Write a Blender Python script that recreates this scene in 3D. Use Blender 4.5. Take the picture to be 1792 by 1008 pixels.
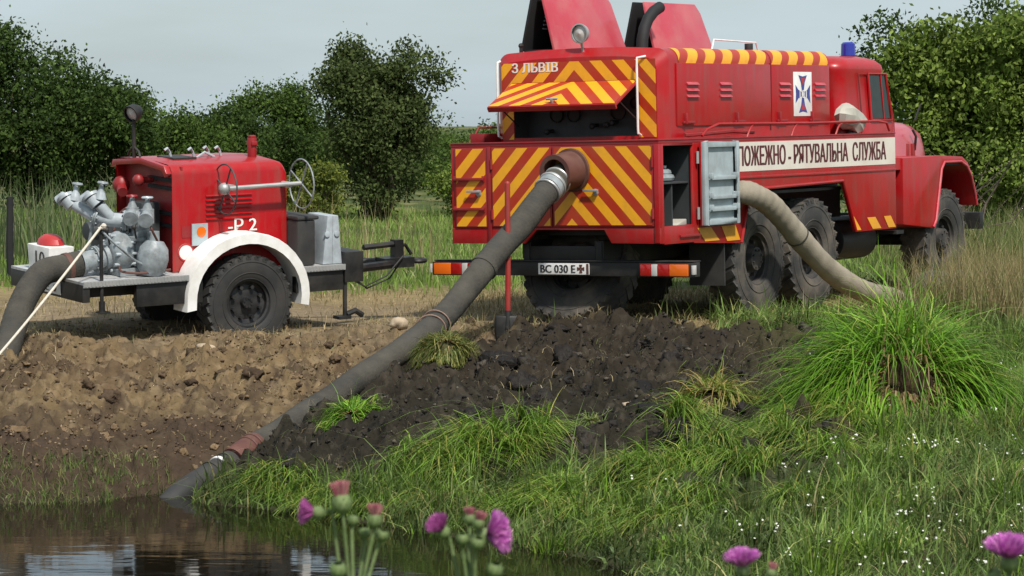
import bpy, bmesh, math, random
import numpy as np
from mathutils import Matrix, Vector

random.seed(7)
rng = np.random.default_rng(11)
for o in list(bpy.data.objects):
    bpy.data.objects.remove(o)
SC = bpy.context.scene
COL = SC.collection
R = math.radians

# ------------------------------------------------------------------ camera, sky, sun, exposure
HC = 2.02                                     # eye height above the ground the truck stands on
FPX = 5100.0
cam = bpy.data.objects.new('camera', bpy.data.cameras.new('camera'))
COL.objects.link(cam)
cam.data.sensor_width = 36.0
cam.data.lens = FPX / 1792 * 36.0
cam.data.clip_start = 0.1
cam.data.clip_end = 3000
cam.location = (0, 0, HC)
cam.rotation_euler = (R(90) - math.atan((504 - 215) / FPX), 0, 0)
cam.data.dof.use_dof = True
cam.data.dof.focus_distance = 28.5
cam.data.dof.aperture_fstop = 13
SC.camera = cam

SUN = Vector((0.30, -0.72, 1.0)).normalized()
SUN_EL = math.asin(SUN.z)
SUN_AZ = math.atan2(SUN.x, SUN.y)
W = bpy.data.worlds.new('World')
SC.world = W
W.use_nodes = True
wn, wl = W.node_tree.nodes, W.node_tree.links
wn.clear()
wo = wn.new('ShaderNodeOutputWorld')
bg = wn.new('ShaderNodeBackground')
sky = wn.new('ShaderNodeTexSky')
sky.sky_type = 'NISHITA'
sky.sun_disc = False
sky.sun_elevation = SUN_EL
sky.sun_rotation = SUN_AZ
sky.altitude = 200
sky.air_density = 1.0
sky.dust_density = 2.0
sky.ozone_density = 1.5
# thin high cloud veil over the whole sky
tc = wn.new('ShaderNodeTexCoord')
mp = wn.new('ShaderNodeMapping')
mp.inputs['Scale'].default_value = (2.2, 2.2, 11.0)
nz = wn.new('ShaderNodeTexNoise')
nz.inputs['Scale'].default_value = 2.4
nz.inputs['Detail'].default_value = 5
rp = wn.new('ShaderNodeMapRange')
rp.inputs['From Min'].default_value = 0.3
rp.inputs['From Max'].default_value = 0.75
rp.inputs['To Min'].default_value = 0.5
rp.inputs['To Max'].default_value = 0.92
mx = wn.new('ShaderNodeMix')
mx.data_type = 'RGBA'
mx.inputs[7].default_value = (6.1, 7.3, 7.9, 1)
wl.new(tc.outputs['Generated'], mp.inputs['Vector'])
wl.new(mp.outputs['Vector'], nz.inputs['Vector'])
wl.new(nz.outputs['Fac'], rp.inputs['Value'])
wl.new(rp.outputs['Result'], mx.inputs[0])
wl.new(sky.outputs['Color'], mx.inputs[6])
wl.new(mx.outputs[2], bg.inputs['Color'])
bg.inputs['Strength'].default_value = 0.092
wl.new(bg.outputs['Background'], wo.inputs['Surface'])

sl = bpy.data.lights.new('sun', 'SUN')
sl.energy = 4.3
sl.angle = R(4)
sl.color = (1.0, 0.955, 0.88)
so = bpy.data.objects.new('sun', sl)
COL.objects.link(so)
so.location = (20, -20, 40)
so.rotation_euler = SUN.to_track_quat('Z', 'Y').to_euler()

SC.view_settings.view_transform = 'Standard'
SC.view_settings.look = 'None'
SC.view_settings.gamma = 1
SC.view_settings.exposure = 0.18

# ------------------------------------------------------------------ noise
def _hash(ix, iy, seed):
    h = (ix.astype(np.int64) * 374761393 + iy.astype(np.int64) * 668265263 + seed * 1274126177) & 0xFFFFFFFF
    h = ((h ^ (h >> 13)) * 1274126177) & 0xFFFFFFFF
    h = h ^ (h >> 16)
    return (h & 0xFFFFFF) / float(0xFFFFFF)

def vnoise(x, y, seed=0):
    x = np.asarray(x, float); y = np.asarray(y, float)
    x0 = np.floor(x); y0 = np.floor(y)
    fx = x - x0; fy = y - y0
    fx = fx * fx * (3 - 2 * fx); fy = fy * fy * (3 - 2 * fy)
    a = _hash(x0, y0, seed); b = _hash(x0 + 1, y0, seed)
    c = _hash(x0, y0 + 1, seed); d = _hash(x0 + 1, y0 + 1, seed)
    return (a * (1 - fx) + b * fx) * (1 - fy) + (c * (1 - fx) + d * fx) * fy

def fbm(x, y, sc, oct=4, seed=0):
    s = 0; a = 1; t = 0
    for i in range(oct):
        s = s + a * vnoise(np.asarray(x) * sc, np.asarray(y) * sc, seed + i * 17)
        t += a; a *= 0.5; sc *= 2.03
    return s / t

def sst(a, b, v):
    t = np.clip((np.asarray(v, float) - a) / (b - a), 0, 1)
    return t * t * (3 - 2 * t)

# ------------------------------------------------------------------ materials
def mat(name, col, rough=0.5, metal=0.0, var=0.15, nscale=6.0, bump=0.0, bscale=40.0, coat=0.0, dirt=None, dirt_amt=0.0, dirt_scale=3.0,
        spec=0.5, attr=None, transl=0.0, emit=None, trans=0.0, alpha=None, streak=0.0):
    m = bpy.data.materials.new(name)
    m.use_nodes = True
    n, l = m.node_tree.nodes, m.node_tree.links
    b = n['Principled BSDF']
    out = n['Material Output']
    co = n.new('ShaderNodeTexCoord')
    if attr:
        at = n.new('ShaderNodeAttribute'); at.attribute_name = attr
        src = at.outputs['Color']
    else:
        rgb = n.new('ShaderNodeRGB'); rgb.outputs[0].default_value = (*col, 1)
        src = rgb.outputs[0]
    if var > 0:
        t = n.new('ShaderNodeTexNoise'); t.inputs['Scale'].default_value = nscale; t.inputs['Detail'].default_value = 6
        l.new(co.outputs['Object'], t.inputs['Vector'])
        mr = n.new('ShaderNodeMapRange')
        mr.inputs['From Min'].default_value = 0.25; mr.inputs['From Max'].default_value = 0.75
        mr.inputs['To Min'].default_value = 1 - var; mr.inputs['To Max'].default_value = 1 + var
        l.new(t.outputs['Fac'], mr.inputs['Value'])
        vm = n.new('ShaderNodeVectorMath'); vm.operation = 'SCALE'
        l.new(src, vm.inputs[0]); l.new(mr.outputs['Result'], vm.inputs['Scale'])
        src = vm.outputs['Vector']
    if dirt:
        t2 = n.new('ShaderNodeTexNoise'); t2.inputs['Scale'].default_value = dirt_scale; t2.inputs['Detail'].default_value = 8
        t2.inputs['Roughness'].default_value = 0.65
        l.new(co.outputs['Object'], t2.inputs['Vector'])
        mr2 = n.new('ShaderNodeMapRange')
        mr2.inputs['From Min'].default_value = 0.42; mr2.inputs['From Max'].default_value = 0.72
        mr2.inputs['To Max'].default_value = dirt_amt
        l.new(t2.outputs['Fac'], mr2.inputs['Value'])
        mm = n.new('ShaderNodeMix'); mm.data_type = 'RGBA'
        mm.inputs[7].default_value = (*dirt, 1)
        l.new(mr2.outputs['Result'], mm.inputs[0]); l.new(src, mm.inputs[6])
        src = mm.outputs[2]
        mr3 = n.new('ShaderNodeMapRange')
        mr3.inputs['To Min'].default_value = rough; mr3.inputs['To Max'].default_value = min(1, rough + 0.45)
        l.new(mr2.outputs['Result'], mr3.inputs['Value'])
        l.new(mr3.outputs['Result'], b.inputs['Roughness'])
    if streak > 0:
        mp4 = n.new('ShaderNodeMapping'); mp4.inputs['Scale'].default_value = (9, 9, 0.7)
        l.new(co.outputs['Object'], mp4.inputs[0])
        t4 = n.new('ShaderNodeTexNoise'); t4.inputs['Scale'].default_value = 1.6; t4.inputs['Detail'].default_value = 7
        l.new(mp4.outputs[0], t4.inputs['Vector'])
        mr4 = n.new('ShaderNodeMapRange'); mr4.inputs['From Min'].default_value = 0.5; mr4.inputs['From Max'].default_value = 0.75; mr4.inputs['To Max'].default_value = streak
        l.new(t4.outputs['Fac'], mr4.inputs['Value'])
        m4 = n.new('ShaderNodeMix'); m4.data_type = 'RGBA'; m4.inputs[7].default_value = (0.16, 0.075, 0.055, 1)
        l.new(mr4.outputs['Result'], m4.inputs[0]); l.new(src, m4.inputs[6]); src = m4.outputs[2]
    l.new(src, b.inputs['Base Color'])
    if not dirt:
        b.inputs['Roughness'].default_value = rough
    b.inputs['Metallic'].default_value = metal
    b.inputs['Specular IOR Level'].default_value = spec
    b.inputs['Coat Weight'].default_value = coat
    b.inputs['Coat Roughness'].default_value = 0.12
    b.inputs['Transmission Weight'].default_value = trans
    if bump > 0:
        t3 = n.new('ShaderNodeTexNoise'); t3.inputs['Scale'].default_value = bscale; t3.inputs['Detail'].default_value = 5
        l.new(co.outputs['Object'], t3.inputs['Vector'])
        bp = n.new('ShaderNodeBump'); bp.inputs['Strength'].default_value = bump; bp.inputs['Distance'].default_value = 0.02
        l.new(t3.outputs['Fac'], bp.inputs['Height']); l.new(bp.outputs['Normal'], b.inputs['Normal'])
    if transl > 0:
        tr = n.new('ShaderNodeBsdfTranslucent'); l.new(src, tr.inputs['Color'])
        ms = n.new('ShaderNodeMixShader'); ms.inputs[0].default_value = transl
        l.new(b.outputs[0], ms.inputs[1]); l.new(tr.outputs[0], ms.inputs[2]); l.new(ms.outputs[0], out.inputs['Surface'])
    return m

def stripe_mat(name, a_axis, apex, k, phase, period, duty, red=(0.38, 0.024, 0.005), yel=(0.80, 0.36, 0.010)):
    """diagonal or chevron reflective film: c = z + k*|axis-apex|  (apex None: c = axis + k*z)"""
    m = bpy.data.materials.new(name); m.use_nodes = True
    n, l = m.node_tree.nodes, m.node_tree.links
    b = n['Principled BSDF']
    co = n.new('ShaderNodeTexCoord'); sp = n.new('ShaderNodeSeparateXYZ'); l.new(co.outputs['Object'], sp.inputs[0])
    def M(op, a, bb=None):
        x = n.new('ShaderNodeMath'); x.operation = op
        for i, v in enumerate((a, bb)):
            if v is None: continue
            if isinstance(v, (int, float)): x.inputs[i].default_value = v
            else: l.new(v, x.inputs[i])
        return x.outputs[0]
    ax = sp.outputs['XYZ'.index(a_axis)]
    if apex is not None:
        c = M('ADD', sp.outputs[2], M('MULTIPLY', M('ABSOLUTE', M('SUBTRACT', ax, apex)), k))
    else:
        c = M('ADD', ax, M('MULTIPLY', sp.outputs[2], k))
    fr = M('FRACT', M('DIVIDE', M('SUBTRACT', c, phase), period))
    sel = M('LESS_THAN', fr, duty)
    mix = n.new('ShaderNodeMix'); mix.data_type = 'RGBA'
    mix.inputs[6].default_value = (*red, 1); mix.inputs[7].default_value = (*yel, 1)
    l.new(sel, mix.inputs[0])
    t = n.new('ShaderNodeTexNoise'); t.inputs['Scale'].default_value = 5; t.inputs['Detail'].default_value = 8; t.inputs['Roughness'].default_value = 0.7
    l.new(co.outputs['Object'], t.inputs['Vector'])
    mr = n.new('ShaderNodeMapRange'); mr.inputs['From Min'].default_value = 0.45; mr.inputs['From Max'].default_value = 0.8; mr.inputs['From Min'].default_value = 0.45; mr.inputs['To Max'].default_value = 0.35
    l.new(t.outputs['Fac'], mr.inputs['Value'])
    mix2 = n.new('ShaderNodeMix'); mix2.data_type = 'RGBA'; mix2.inputs[7].default_value = (0.24, 0.12, 0.05, 1)
    l.new(mr.outputs['Result'], mix2.inputs[0]); l.new(mix.outputs[2], mix2.inputs[6])
    l.new(mix2.outputs[2], b.inputs['Base Color'])
    b.inputs['Roughness'].default_value = 0.42
    return m

RED = (0.37, 0.0028, 0.0065)
DUST = (0.23, 0.17, 0.11)
M = {}
M['red'] = mat('red_paint', RED, 0.33, var=0.12, nscale=2.5, coat=0.18, dirt=(0.19, 0.055, 0.04), dirt_amt=0.42, dirt_scale=2.8, bump=0.09, bscale=3.5, spec=0.4, streak=0.4)
M['red_dull'] = mat('dull_red_paint', (0.27, 0.010, 0.014), 0.42, var=0.2, nscale=4, dirt=(0.13, 0.05, 0.035), dirt_amt=0.6)
M['red_faded_sheen'] = mat('faded_red_with_painted_sheen', (0.46, 0.03, 0.05), 0.3, var=0.1, nscale=2, coat=0.4, dirt=(0.45, 0.2, 0.18), dirt_amt=0.5)  # faded red, with the pink of the sky's reflection mixed into the colour
M['red_lamp'] = mat('red_lens', (0.35, 0.01, 0.008), 0.15, var=0.05, coat=0.5)
M['orange_lamp'] = mat('orange_lens', (0.75, 0.14, 0.01), 0.15, var=0.05, coat=0.5)
M['clear_lamp'] = mat('clear_lens', (0.52, 0.49, 0.46), 0.1, var=0.05, coat=0.5)
M['black'] = mat('black_steel', (0.012, 0.012, 0.012), 0.5, var=0.3, dirt=(0.06, 0.05, 0.04), dirt_amt=0.5)
M['soot'] = mat('sooty_black', (0.008, 0.008, 0.009), 0.75, var=0.3)
M['dark_in'] = mat('dark_interior', (0.035, 0.04, 0.042), 0.6, var=0.3)
M['panel_grey'] = mat('instrument_panel_grey', (0.05, 0.058, 0.06), 0.5, var=0.2, dirt=(0.02, 0.02, 0.02), dirt_amt=0.6)
M['door_grey'] = mat('light_grey_paint', (0.36, 0.42, 0.44), 0.4, var=0.1, dirt=(0.16, 0.15, 0.13), dirt_amt=0.45, dirt_scale=5)
M['grey'] = mat('grey_enamel', (0.40, 0.44, 0.47), 0.3, var=0.15, nscale=8, dirt=(0.1, 0.1, 0.095), dirt_amt=0.5, dirt_scale=7)
M['grey_cast'] = mat('cast_grey_metal', (0.27, 0.30, 0.315), 0.4, var=0.25, nscale=9, dirt=(0.07, 0.07, 0.065), dirt_amt=0.7, dirt_scale=8, bump=0.15, bscale=30)
M['steel'] = mat('bare_steel', (0.46, 0.46, 0.45), 0.4, metal=0.5, var=0.2, dirt=(0.14, 0.1, 0.07), dirt_amt=0.5)
M['checker'] = mat('deck_plate', (0.48, 0.49, 0.5), 0.45, metal=0.2, var=0.25, nscale=30, dirt=DUST, dirt_amt=0.5)
M['white'] = mat('white_paint', (0.80, 0.79, 0.77), 0.4, var=0.05, dirt=(0.45, 0.40, 0.33), dirt_amt=0.5, dirt_scale=4)
M['cream'] = mat('white_stripe_film', (0.68, 0.63, 0.55), 0.45, var=0.05, dirt=(0.45, 0.33, 0.27), dirt_amt=0.5, dirt_scale=3)
M['letter'] = mat('dark_lettering', (0.085, 0.012, 0.012), 0.5, var=0.2)
M['letter_white'] = mat('white_lettering', (0.72, 0.68, 0.64), 0.5, var=0.1)
M['letter_black'] = mat('black_lettering', (0.02, 0.02, 0.022), 0.5, var=0.1)
M['blue'] = mat('blue_beacon_glass', (0.012, 0.02, 0.28), 0.12, var=0.1, coat=0.6)
M['emblem_blue'] = mat('emblem_blue', (0.045, 0.055, 0.24), 0.45, var=0.1)
M['emblem_red'] = mat('emblem_red', (0.42, 0.03, 0.03), 0.45, var=0.1)
M['glass'] = mat('dark_glass', (0.012, 0.018, 0.013), 0.12, var=0.3, nscale=9, spec=0.35)
M['rubber'] = mat('dusty_rubber', (0.035, 0.034, 0.033), 0.8, var=0.25, nscale=5, dirt=(0.17, 0.14, 0.105), dirt_amt=0.75, dirt_scale=2.6, bump=0.1)
M['rubber_dark'] = mat('black_rubber', (0.022, 0.022, 0.022), 0.7, var=0.2, dirt=(0.07, 0.06, 0.05), dirt_amt=0.5, dirt_scale=4)
M['hose_dark'] = mat('ribbed_rubber_hose', (0.048, 0.045, 0.039), 0.8, var=0.3, nscale=3, dirt=(0.105, 0.094, 0.075), dirt_amt=0.75, dirt_scale=2.2, bump=0.4, bscale=50, spec=0.2)
M['hose_pale'] = mat('canvas_hose', (0.29, 0.25, 0.19), 0.85, var=0.15, nscale=5, dirt=(0.15, 0.125, 0.09), dirt_amt=0.7, dirt_scale=3, bump=0.25, bscale=90)
M['rust'] = mat('rusty_red_iron', (0.11, 0.038, 0.028), 0.6, var=0.3, dirt=(0.1, 0.07, 0.05), dirt_amt=0.6)
M['rope'] = mat('pale_rope', (0.56, 0.5, 0.42), 0.9, var=0.2, nscale=60)
M['canvas'] = mat('pale_canvas', (0.42, 0.405, 0.355), 0.9, var=0.15, nscale=7, bump=0.25, bscale=10, dirt=(0.3, 0.26, 0.2), dirt_amt=0.5)
M['stone'] = mat('pale_stone', (0.42, 0.33, 0.23), 0.9, var=0.2, nscale=12, bump=0.3, bscale=20)
M['stone_grey'] = mat('grey_stone', (0.14, 0.14, 0.14), 0.9, var=0.35, nscale=6, bump=0.5, bscale=12)
M['plastic'] = mat('milky_plastic', (0.17, 0.19, 0.19), 0.35, var=0.1, dirt=(0.06, 0.07, 0.07), dirt_amt=0.5)
M['blade'] = mat('grass_blades', (0, 0, 0), 0.55, var=0.22, nscale=2.0, attr='Col', transl=0.28, spec=0.3)
M['leaf'] = mat('tree_leaves', (0, 0, 0), 0.75, var=0.2, nscale=0.8, attr='Col', transl=0.28, spec=0.12)
M['bark'] = mat('grey_brown_bark', (0.09, 0.07, 0.052), 0.9, var=0.3, nscale=8, bump=0.5, bscale=18)
M['clod'] = mat('soil_clods', (0, 0, 0), 0.95, var=0.3, nscale=14, attr='Col', bump=0.6, bscale=35, spec=0.15)
M['clod_wet'] = mat('wet_soil_clods', (0, 0, 0), 0.6, var=0.4, nscale=16, attr='Col', bump=0.8, bscale=40, spec=0.18)
M['chev_low'] = stripe_mat('chevron_film_lower', 'X', 0.22, 1.05, 1.215, 0.272, 0.5)
M['chev_up'] = stripe_mat('chevron_film_upper', 'X', -0.04, 1.05, 2.545, 0.272, 0.52)
M['chev_flap'] = stripe_mat('chevron_film_flap', 'X', -0.04, 1.05, 2.545 - 2.41, 0.272, 0.52)
M['roof_film'] = stripe_mat('roof_edge_film', 'Y', None, -0.9, 0.1, 0.37, 0.55)
M['film_yellow'] = mat('yellow_film', (0.78, 0.35, 0.012), 0.42, var=0.1, dirt=(0.3, 0.14, 0.05), dirt_amt=0.5)
M['soilground'] = mat('ground_earth', (0, 0, 0), 0.95, var=0.28, nscale=9.0, attr='Col', bump=0.8, bscale=28, spec=0.12)
M['purple'] = mat('purple_petals', (0, 0, 0), 0.6, var=0.1, attr='Col', transl=0.25)
M['thistle_green'] = mat('thistle_green', (0.13, 0.19, 0.06), 0.6, var=0.25, nscale=60, dirt=(0.25, 0.28, 0.13), dirt_amt=0.5, dirt_scale=90, transl=0.1)

# ------------------------------------------------------------------ mesh builder
def rotm(v):
    """matrix whose Z axis is v"""
    v = Vector(v).normalized()
    return v.to_track_quat('Z', 'Y').to_matrix()

class MB:
    def __init__(s): s.v = []; s.f = []
    def add(s, vs, fs):
        o = len(s.v); s.v += [tuple(a) for a in vs]; s.f += [tuple(i + o for i in f) for f in fs]; return s
    def box(s, c, d, rot=None):
        h = [x / 2 for x in d]
        vs = [Vector((sx * h[0], sy * h[1], sz * h[2])) for sx in (-1, 1) for sy in (-1, 1) for sz in (-1, 1)]
        if rot is not None: vs = [rot @ v for v in vs]
        vs = [v + Vector(c) for v in vs]
        return s.add(vs, [(0, 1, 3, 2), (4, 6, 7, 5), (0, 4, 5, 1), (2, 3, 7, 6), (0, 2, 6, 4), (1, 5, 7, 3)])
    def bb(s, x0, x1, y0, y1, z0, z1):
        return s.box(((x0 + x1) / 2, (y0 + y1) / 2, (z0 + z1) / 2), (x1 - x0, y1 - y0, z1 - z0))
    def prism(s, poly, axis, a, b):
        """poly in the two other axes (cyclic order y,z / x,z / x,y)"""
        def p(u, v, w): return {0: (w, u, v), 1: (u, w, v), 2: (u, v, w)}[axis]
        n = len(poly)
        vs = [p(u, v, a) for u, v in poly] + [p(u, v, b) for u, v in poly]
        fs = [tuple(range(n)), tuple(range(2 * n - 1, n - 1, -1))] + [(i, (i + 1) % n, n + (i + 1) % n, n + i) for i in range(n)]
        return s.add(vs, fs)
    def cyl(s, p0, p1, r0, r1=None, n=16, cap=True):
        r1 = r0 if r1 is None else r1
        p0, p1 = Vector(p0), Vector(p1); m = rotm(p1 - p0)
        vs = []
        for p, r in ((p0, r0), (p1, r1)):
            for i in range(n):
                a = 2 * math.pi * i / n; vs.append(p + m @ Vector((r * math.cos(a), r * math.sin(a), 0)))
        fs = [(i, (i + 1) % n, n + (i + 1) % n, n + i) for i in range(n)]
        if cap: fs += [tuple(range(n - 1, -1, -1)), tuple(range(n, 2 * n))]
        return s.add(vs, fs)
    def tube(s, path, r, n=10, cap=True):
        P = [Vector(p) for p in path]; k = len(P)
        rr = r if hasattr(r, '__len__') else [r] * k
        vs = []; up = None
        for i in range(k):
            t = (P[min(i + 1, k - 1)] - P[max(i - 1, 0)]).normalized()
            if up is None:
                up = Vector((0, 0, 1)) if abs(t.z) < 0.9 else Vector((1, 0, 0))
            a = (up - t * up.dot(t)).normalized(); b = t.cross(a); up = a
            for j in range(n):
                th = 2 * math.pi * j / n; vs.append(P[i] + (a * math.cos(th) + b * math.sin(th)) * rr[i])
        fs = [(i * n + j, i * n + (j + 1) % n, (i + 1) * n + (j + 1) % n, (i + 1) * n + j) for i in range(k - 1) for j in range(n)]
        if cap: fs += [tuple(range(n - 1, -1, -1)), tuple(range((k - 1) * n, k * n))]
        return s.add(vs, fs)
    def lathe(s, prof, c, axis, n=32):
        """prof: list of (along axis, radius)"""
        m = rotm(axis); c = Vector(c); vs = []
        for (h, r) in prof:
            for i in range(n):
                a = 2 * math.pi * i / n; vs.append(c + m @ Vector((r * math.cos(a), r * math.sin(a), h)))
        k = len(prof)
        fs = [(i * n + j, i * n + (j + 1) % n, (i + 1) * n + (j + 1) % n, (i + 1) * n + j) for i in range(k - 1) for j in range(n)]
        return s.add(vs, fs)
    def ball(s, c, r, n=14, sc=(1, 1, 1)):
        k = n // 2; vs = []; fs = []
        for i in range(k + 1):
            th = math.pi * i / k
            for j in range(n):
                ph = 2 * math.pi * j / n
                vs.append((c[0] + r * sc[0] * math.sin(th) * math.cos(ph), c[1] + r * sc[1] * math.sin(th) * math.sin(ph), c[2] + r * sc[2] * math.cos(th)))
        for i in range(k):
            for j in range(n):
                fs.append((i * n + j, i * n + (j + 1) % n, (i + 1) * n + (j + 1) % n, (i + 1) * n + j))
        return s.add(vs, fs)
    def torus(s, c, axis, Rr, r, n=36, k=8):
        m = rotm(axis); c = Vector(c)
        path = [c + m @ Vector((Rr * math.cos(2 * math.pi * i / n), Rr * math.sin(2 * math.pi * i / n), 0)) for i in range(n)]
        vs = []
        for i in range(n):
            d = (path[i] - c).normalized(); ax = m @ Vector((0, 0, 1))
            for j in range(k):
                a = 2 * math.pi * j / k; vs.append(path[i] + (d * math.cos(a) + ax * math.sin(a)) * r)
        fs = [(i * k + j, i * k + (j + 1) % k, ((i + 1) % n) * k + (j + 1) % k, ((i + 1) % n) * k + j) for i in range(n) for j in range(k)]
        return s.add(vs, fs)
    def mesh(s, name, m, bev=0.0, smooth=35):
        me = bpy.data.meshes.new(name)
        me.from_pydata(s.v, [], s.f)
        b = bmesh.new(); b.from_mesh(me)
        bmesh.ops.remove_doubles(b, verts=b.verts, dist=1e-5)
        bmesh.ops.recalc_face_normals(b, faces=b.faces)
        if bev > 0:
            es = [e for e in b.edges if len(e.link_faces) == 2 and e.calc_face_angle(0) > R(30)]
            bmesh.ops.bevel(b, geom=es, offset=bev, segments=2, affect='EDGES', profile=0.6, clamp_overlap=True)
        b.to_mesh(me); b.free()
        if smooth:
            me.polygons.foreach_set('use_smooth', [True] * len(me.polygons))
            me.set_sharp_from_angle(angle=R(smooth))
        me.materials.append(m)
        return me
    def obj(s, name, m, parent=None, bev=0.0, smooth=35):
        o = bpy.data.objects.new(name, s.mesh(name, m, bev, smooth))
        COL.objects.link(o)
        if parent is not None: o.parent = parent
        return o

def empty(name, label, cat, group=None, mw=None):
    o = bpy.data.objects.new(name, None); COL.objects.link(o)
    o.empty_display_size = 0.2
    if mw is not None: o.matrix_world = mw
    return tag(o, label, cat, group)

def tag(o, label=None, cat=None, group=None, kind=None):
    if label: o['label'] = label
    if cat: o['category'] = cat
    if group: o['group'] = group
    if kind: o['kind'] = kind
    return o

def share(src, parent, mw=None, name=None):
    o = src.copy(); COL.objects.link(o); o.parent = parent
    if mw is not None: o.matrix_local = mw
    return o

def np_mesh(name, V, F, m, col=None, smooth=False):
    """V (n,3), F (k,3 or 4) int"""
    me = bpy.data.meshes.new(name)
    V = np.ascontiguousarray(V, dtype=np.float32); F = np.ascontiguousarray(F, dtype=np.int32)
    k = F.shape[1]
    me.vertices.add(len(V)); me.vertices.foreach_set('co', V.ravel())
    me.loops.add(F.size); me.loops.foreach_set('vertex_index', F.ravel())
    me.polygons.add(len(F))
    me.polygons.foreach_set('loop_start', np.arange(len(F), dtype=np.int32) * k)
    me.polygons.foreach_set('loop_total', np.full(len(F), k, dtype=np.int32))
    me.update(calc_edges=True)
    if smooth: me.polygons.foreach_set('use_smooth', np.ones(len(F), dtype=bool))
    if col is not None:
        ca = me.color_attributes.new('Col', 'FLOAT_COLOR', 'POINT')
        c4 = np.ones((len(V), 4), np.float32); c4[:, :3] = col
        ca.data.foreach_set('color', c4.ravel())
    me.materials.append(m)
    return me

def np_obj(name, me, parent=None):
    o = bpy.data.objects.new(name, me); COL.objects.link(o)
    if parent is not None: o.parent = parent
    return o

def text_geo(s, size, bold=0.0, sx=1.0, mono=False):
    cu = bpy.data.curves.new('txt', 'FONT'); cu.body = s; cu.size = size; cu.offset = bold
    cu.align_x = 'CENTER'; cu.align_y = 'CENTER'; cu.resolution_u = 3
    ob = bpy.data.objects.new('txt', cu); COL.objects.link(ob)
    dg = bpy.context.evaluated_depsgraph_get()
    me = bpy.data.meshes.new_from_object(ob.evaluated_get(dg))
    vs = [(v.co.x * sx, v.co.y) for v in me.vertices]; fs = [tuple(p.vertices) for p in me.polygons]
    bpy.data.objects.remove(ob); bpy.data.curves.remove(cu); bpy.data.meshes.remove(me)
    return vs, fs

def text_obj(name, s, size, origin, ux, uy, m, parent, bold=0.0, width=None, height=None):
    vs, fs = text_geo(s, size)
    xs = [v[0] for v in vs]; ys = [v[1] for v in vs]
    kx = (width / (max(xs) - min(xs))) if width else 1.0
    ky = (height / (max(ys) - min(ys))) if height else 1.0
    cx, cy = (max(xs) + min(xs)) / 2, (max(ys) + min(ys)) / 2
    O, X, Y = Vector(origin), Vector(ux), Vector(uy)
    Nn = X.cross(Y).normalized(); b = MB()
    for q, sh in enumerate(((0, -bold, bold) if bold else (0,))):
        b.add([O + X * ((x - cx) * kx + sh) + Y * ((y - cy) * ky) + Nn * (0.0004 * q) for x, y in vs], fs)
    return b.obj(name, m, parent, smooth=0)

def catmull(P, n):
    P = [Vector(p) for p in P]; out = []
    segs = len(P) - 1
    for i in range(n + 1):
        u = i / n * segs; k = min(int(u), segs - 1); f = u - k
        p0, p1, p2, p3 = P[max(k - 1, 0)], P[k], P[k + 1], P[min(k + 2, segs)]
        out.append(0.5 * ((2 * p1) + (p2 - p0) * f + (2 * p0 - 5 * p1 + 4 * p2 - p3) * f * f + (3 * p1 - p0 - 3 * p2 + p3) * f ** 3))
    return out

def frame_matrix(pos, yaw, pitch, roll):
    cy, sy = math.cos(yaw), math.sin(yaw)
    Rz = Matrix(((cy, sy, 0), (-sy, cy, 0), (0, 0, 1)))
    cp, sp = math.cos(pitch), math.sin(pitch)
    Rx = Matrix(((1, 0, 0), (0, cp, -sp), (0, sp, cp)))
    cr, sr = math.cos(roll), math.sin(roll)
    Ry = Matrix(((cr, 0, sr), (0, 1, 0), (-sr, 0, cr)))
    return Matrix.Translation(pos) @ (Rz @ Rx @ Ry).to_4x4()

TRUCK = frame_matrix((0.435, 28.73, 0.0), 0.5636, 0.0094, -0.02)
TRAIL = frame_matrix((-2.966, 28.662, -0.002), 0.98, 0.034, 0.06)

# ------------------------------------------------------------------ ground
WATER_Z = -1.0
SHX = [-60, -14, -8, -4.04, -2.7, -1.98, -1.28, -0.61, 0.02, 0.6, 0.95, 1.7, 2.6, 4.0, 6, 60]
SHY = [24, 23.6, 23.2, 22.99, 23.2, 22.75, 22.1, 21.3, 20.6, 19.9, 19.0, 17.0, 15.2, 13.6, 12.6, 12.0]
TPX = [-60, -8, -3, -1.5, 0.0, 1.5, 3.0, 6, 60]
TPY = [27.0, 26.8, 27.2, 27.6, 28.1, 28.6, 29.2, 30.5, 31]
HR = 0.122
HOSE1 = [(0.58, 28.59, 1.56), (0.44, 28.37, 1.46), (0.27, 28.11, 1.28), (0.08, 27.81, 1.04), (-0.14, 27.48, 0.81), (-0.35, 27.16, 0.56), (-0.66, 26.68, 0.21),
         (-0.98, 26.19, -0.02), (-1.29, 25.71, -0.20), (-1.53, 25.35, -0.35), (-1.75, 25.01, -0.47), (-1.97, 24.67, -0.60), (-2.19, 24.34, -0.71),
         (-2.35, 24.08, -0.81), (-2.58, 23.74, -0.93), (-2.74, 23.50, -1.03), (-2.86, 23.34, -1.15)]
HY = np.array([p[1] for p in HOSE1][::-1]); HX = np.array([p[0] for p in HOSE1][::-1]); HZ = np.array([p[2] for p in HOSE1][::-1])

def bank_t(x, y):
    ys = np.interp(x, SHX, SHY) + 0.25 * (fbm(x, x * 0, 0.9, 3, 5) - 0.5)
    yt = np.interp(x, TPX, TPY)
    return (y - ys) / (yt - ys), ys, yt

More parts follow.
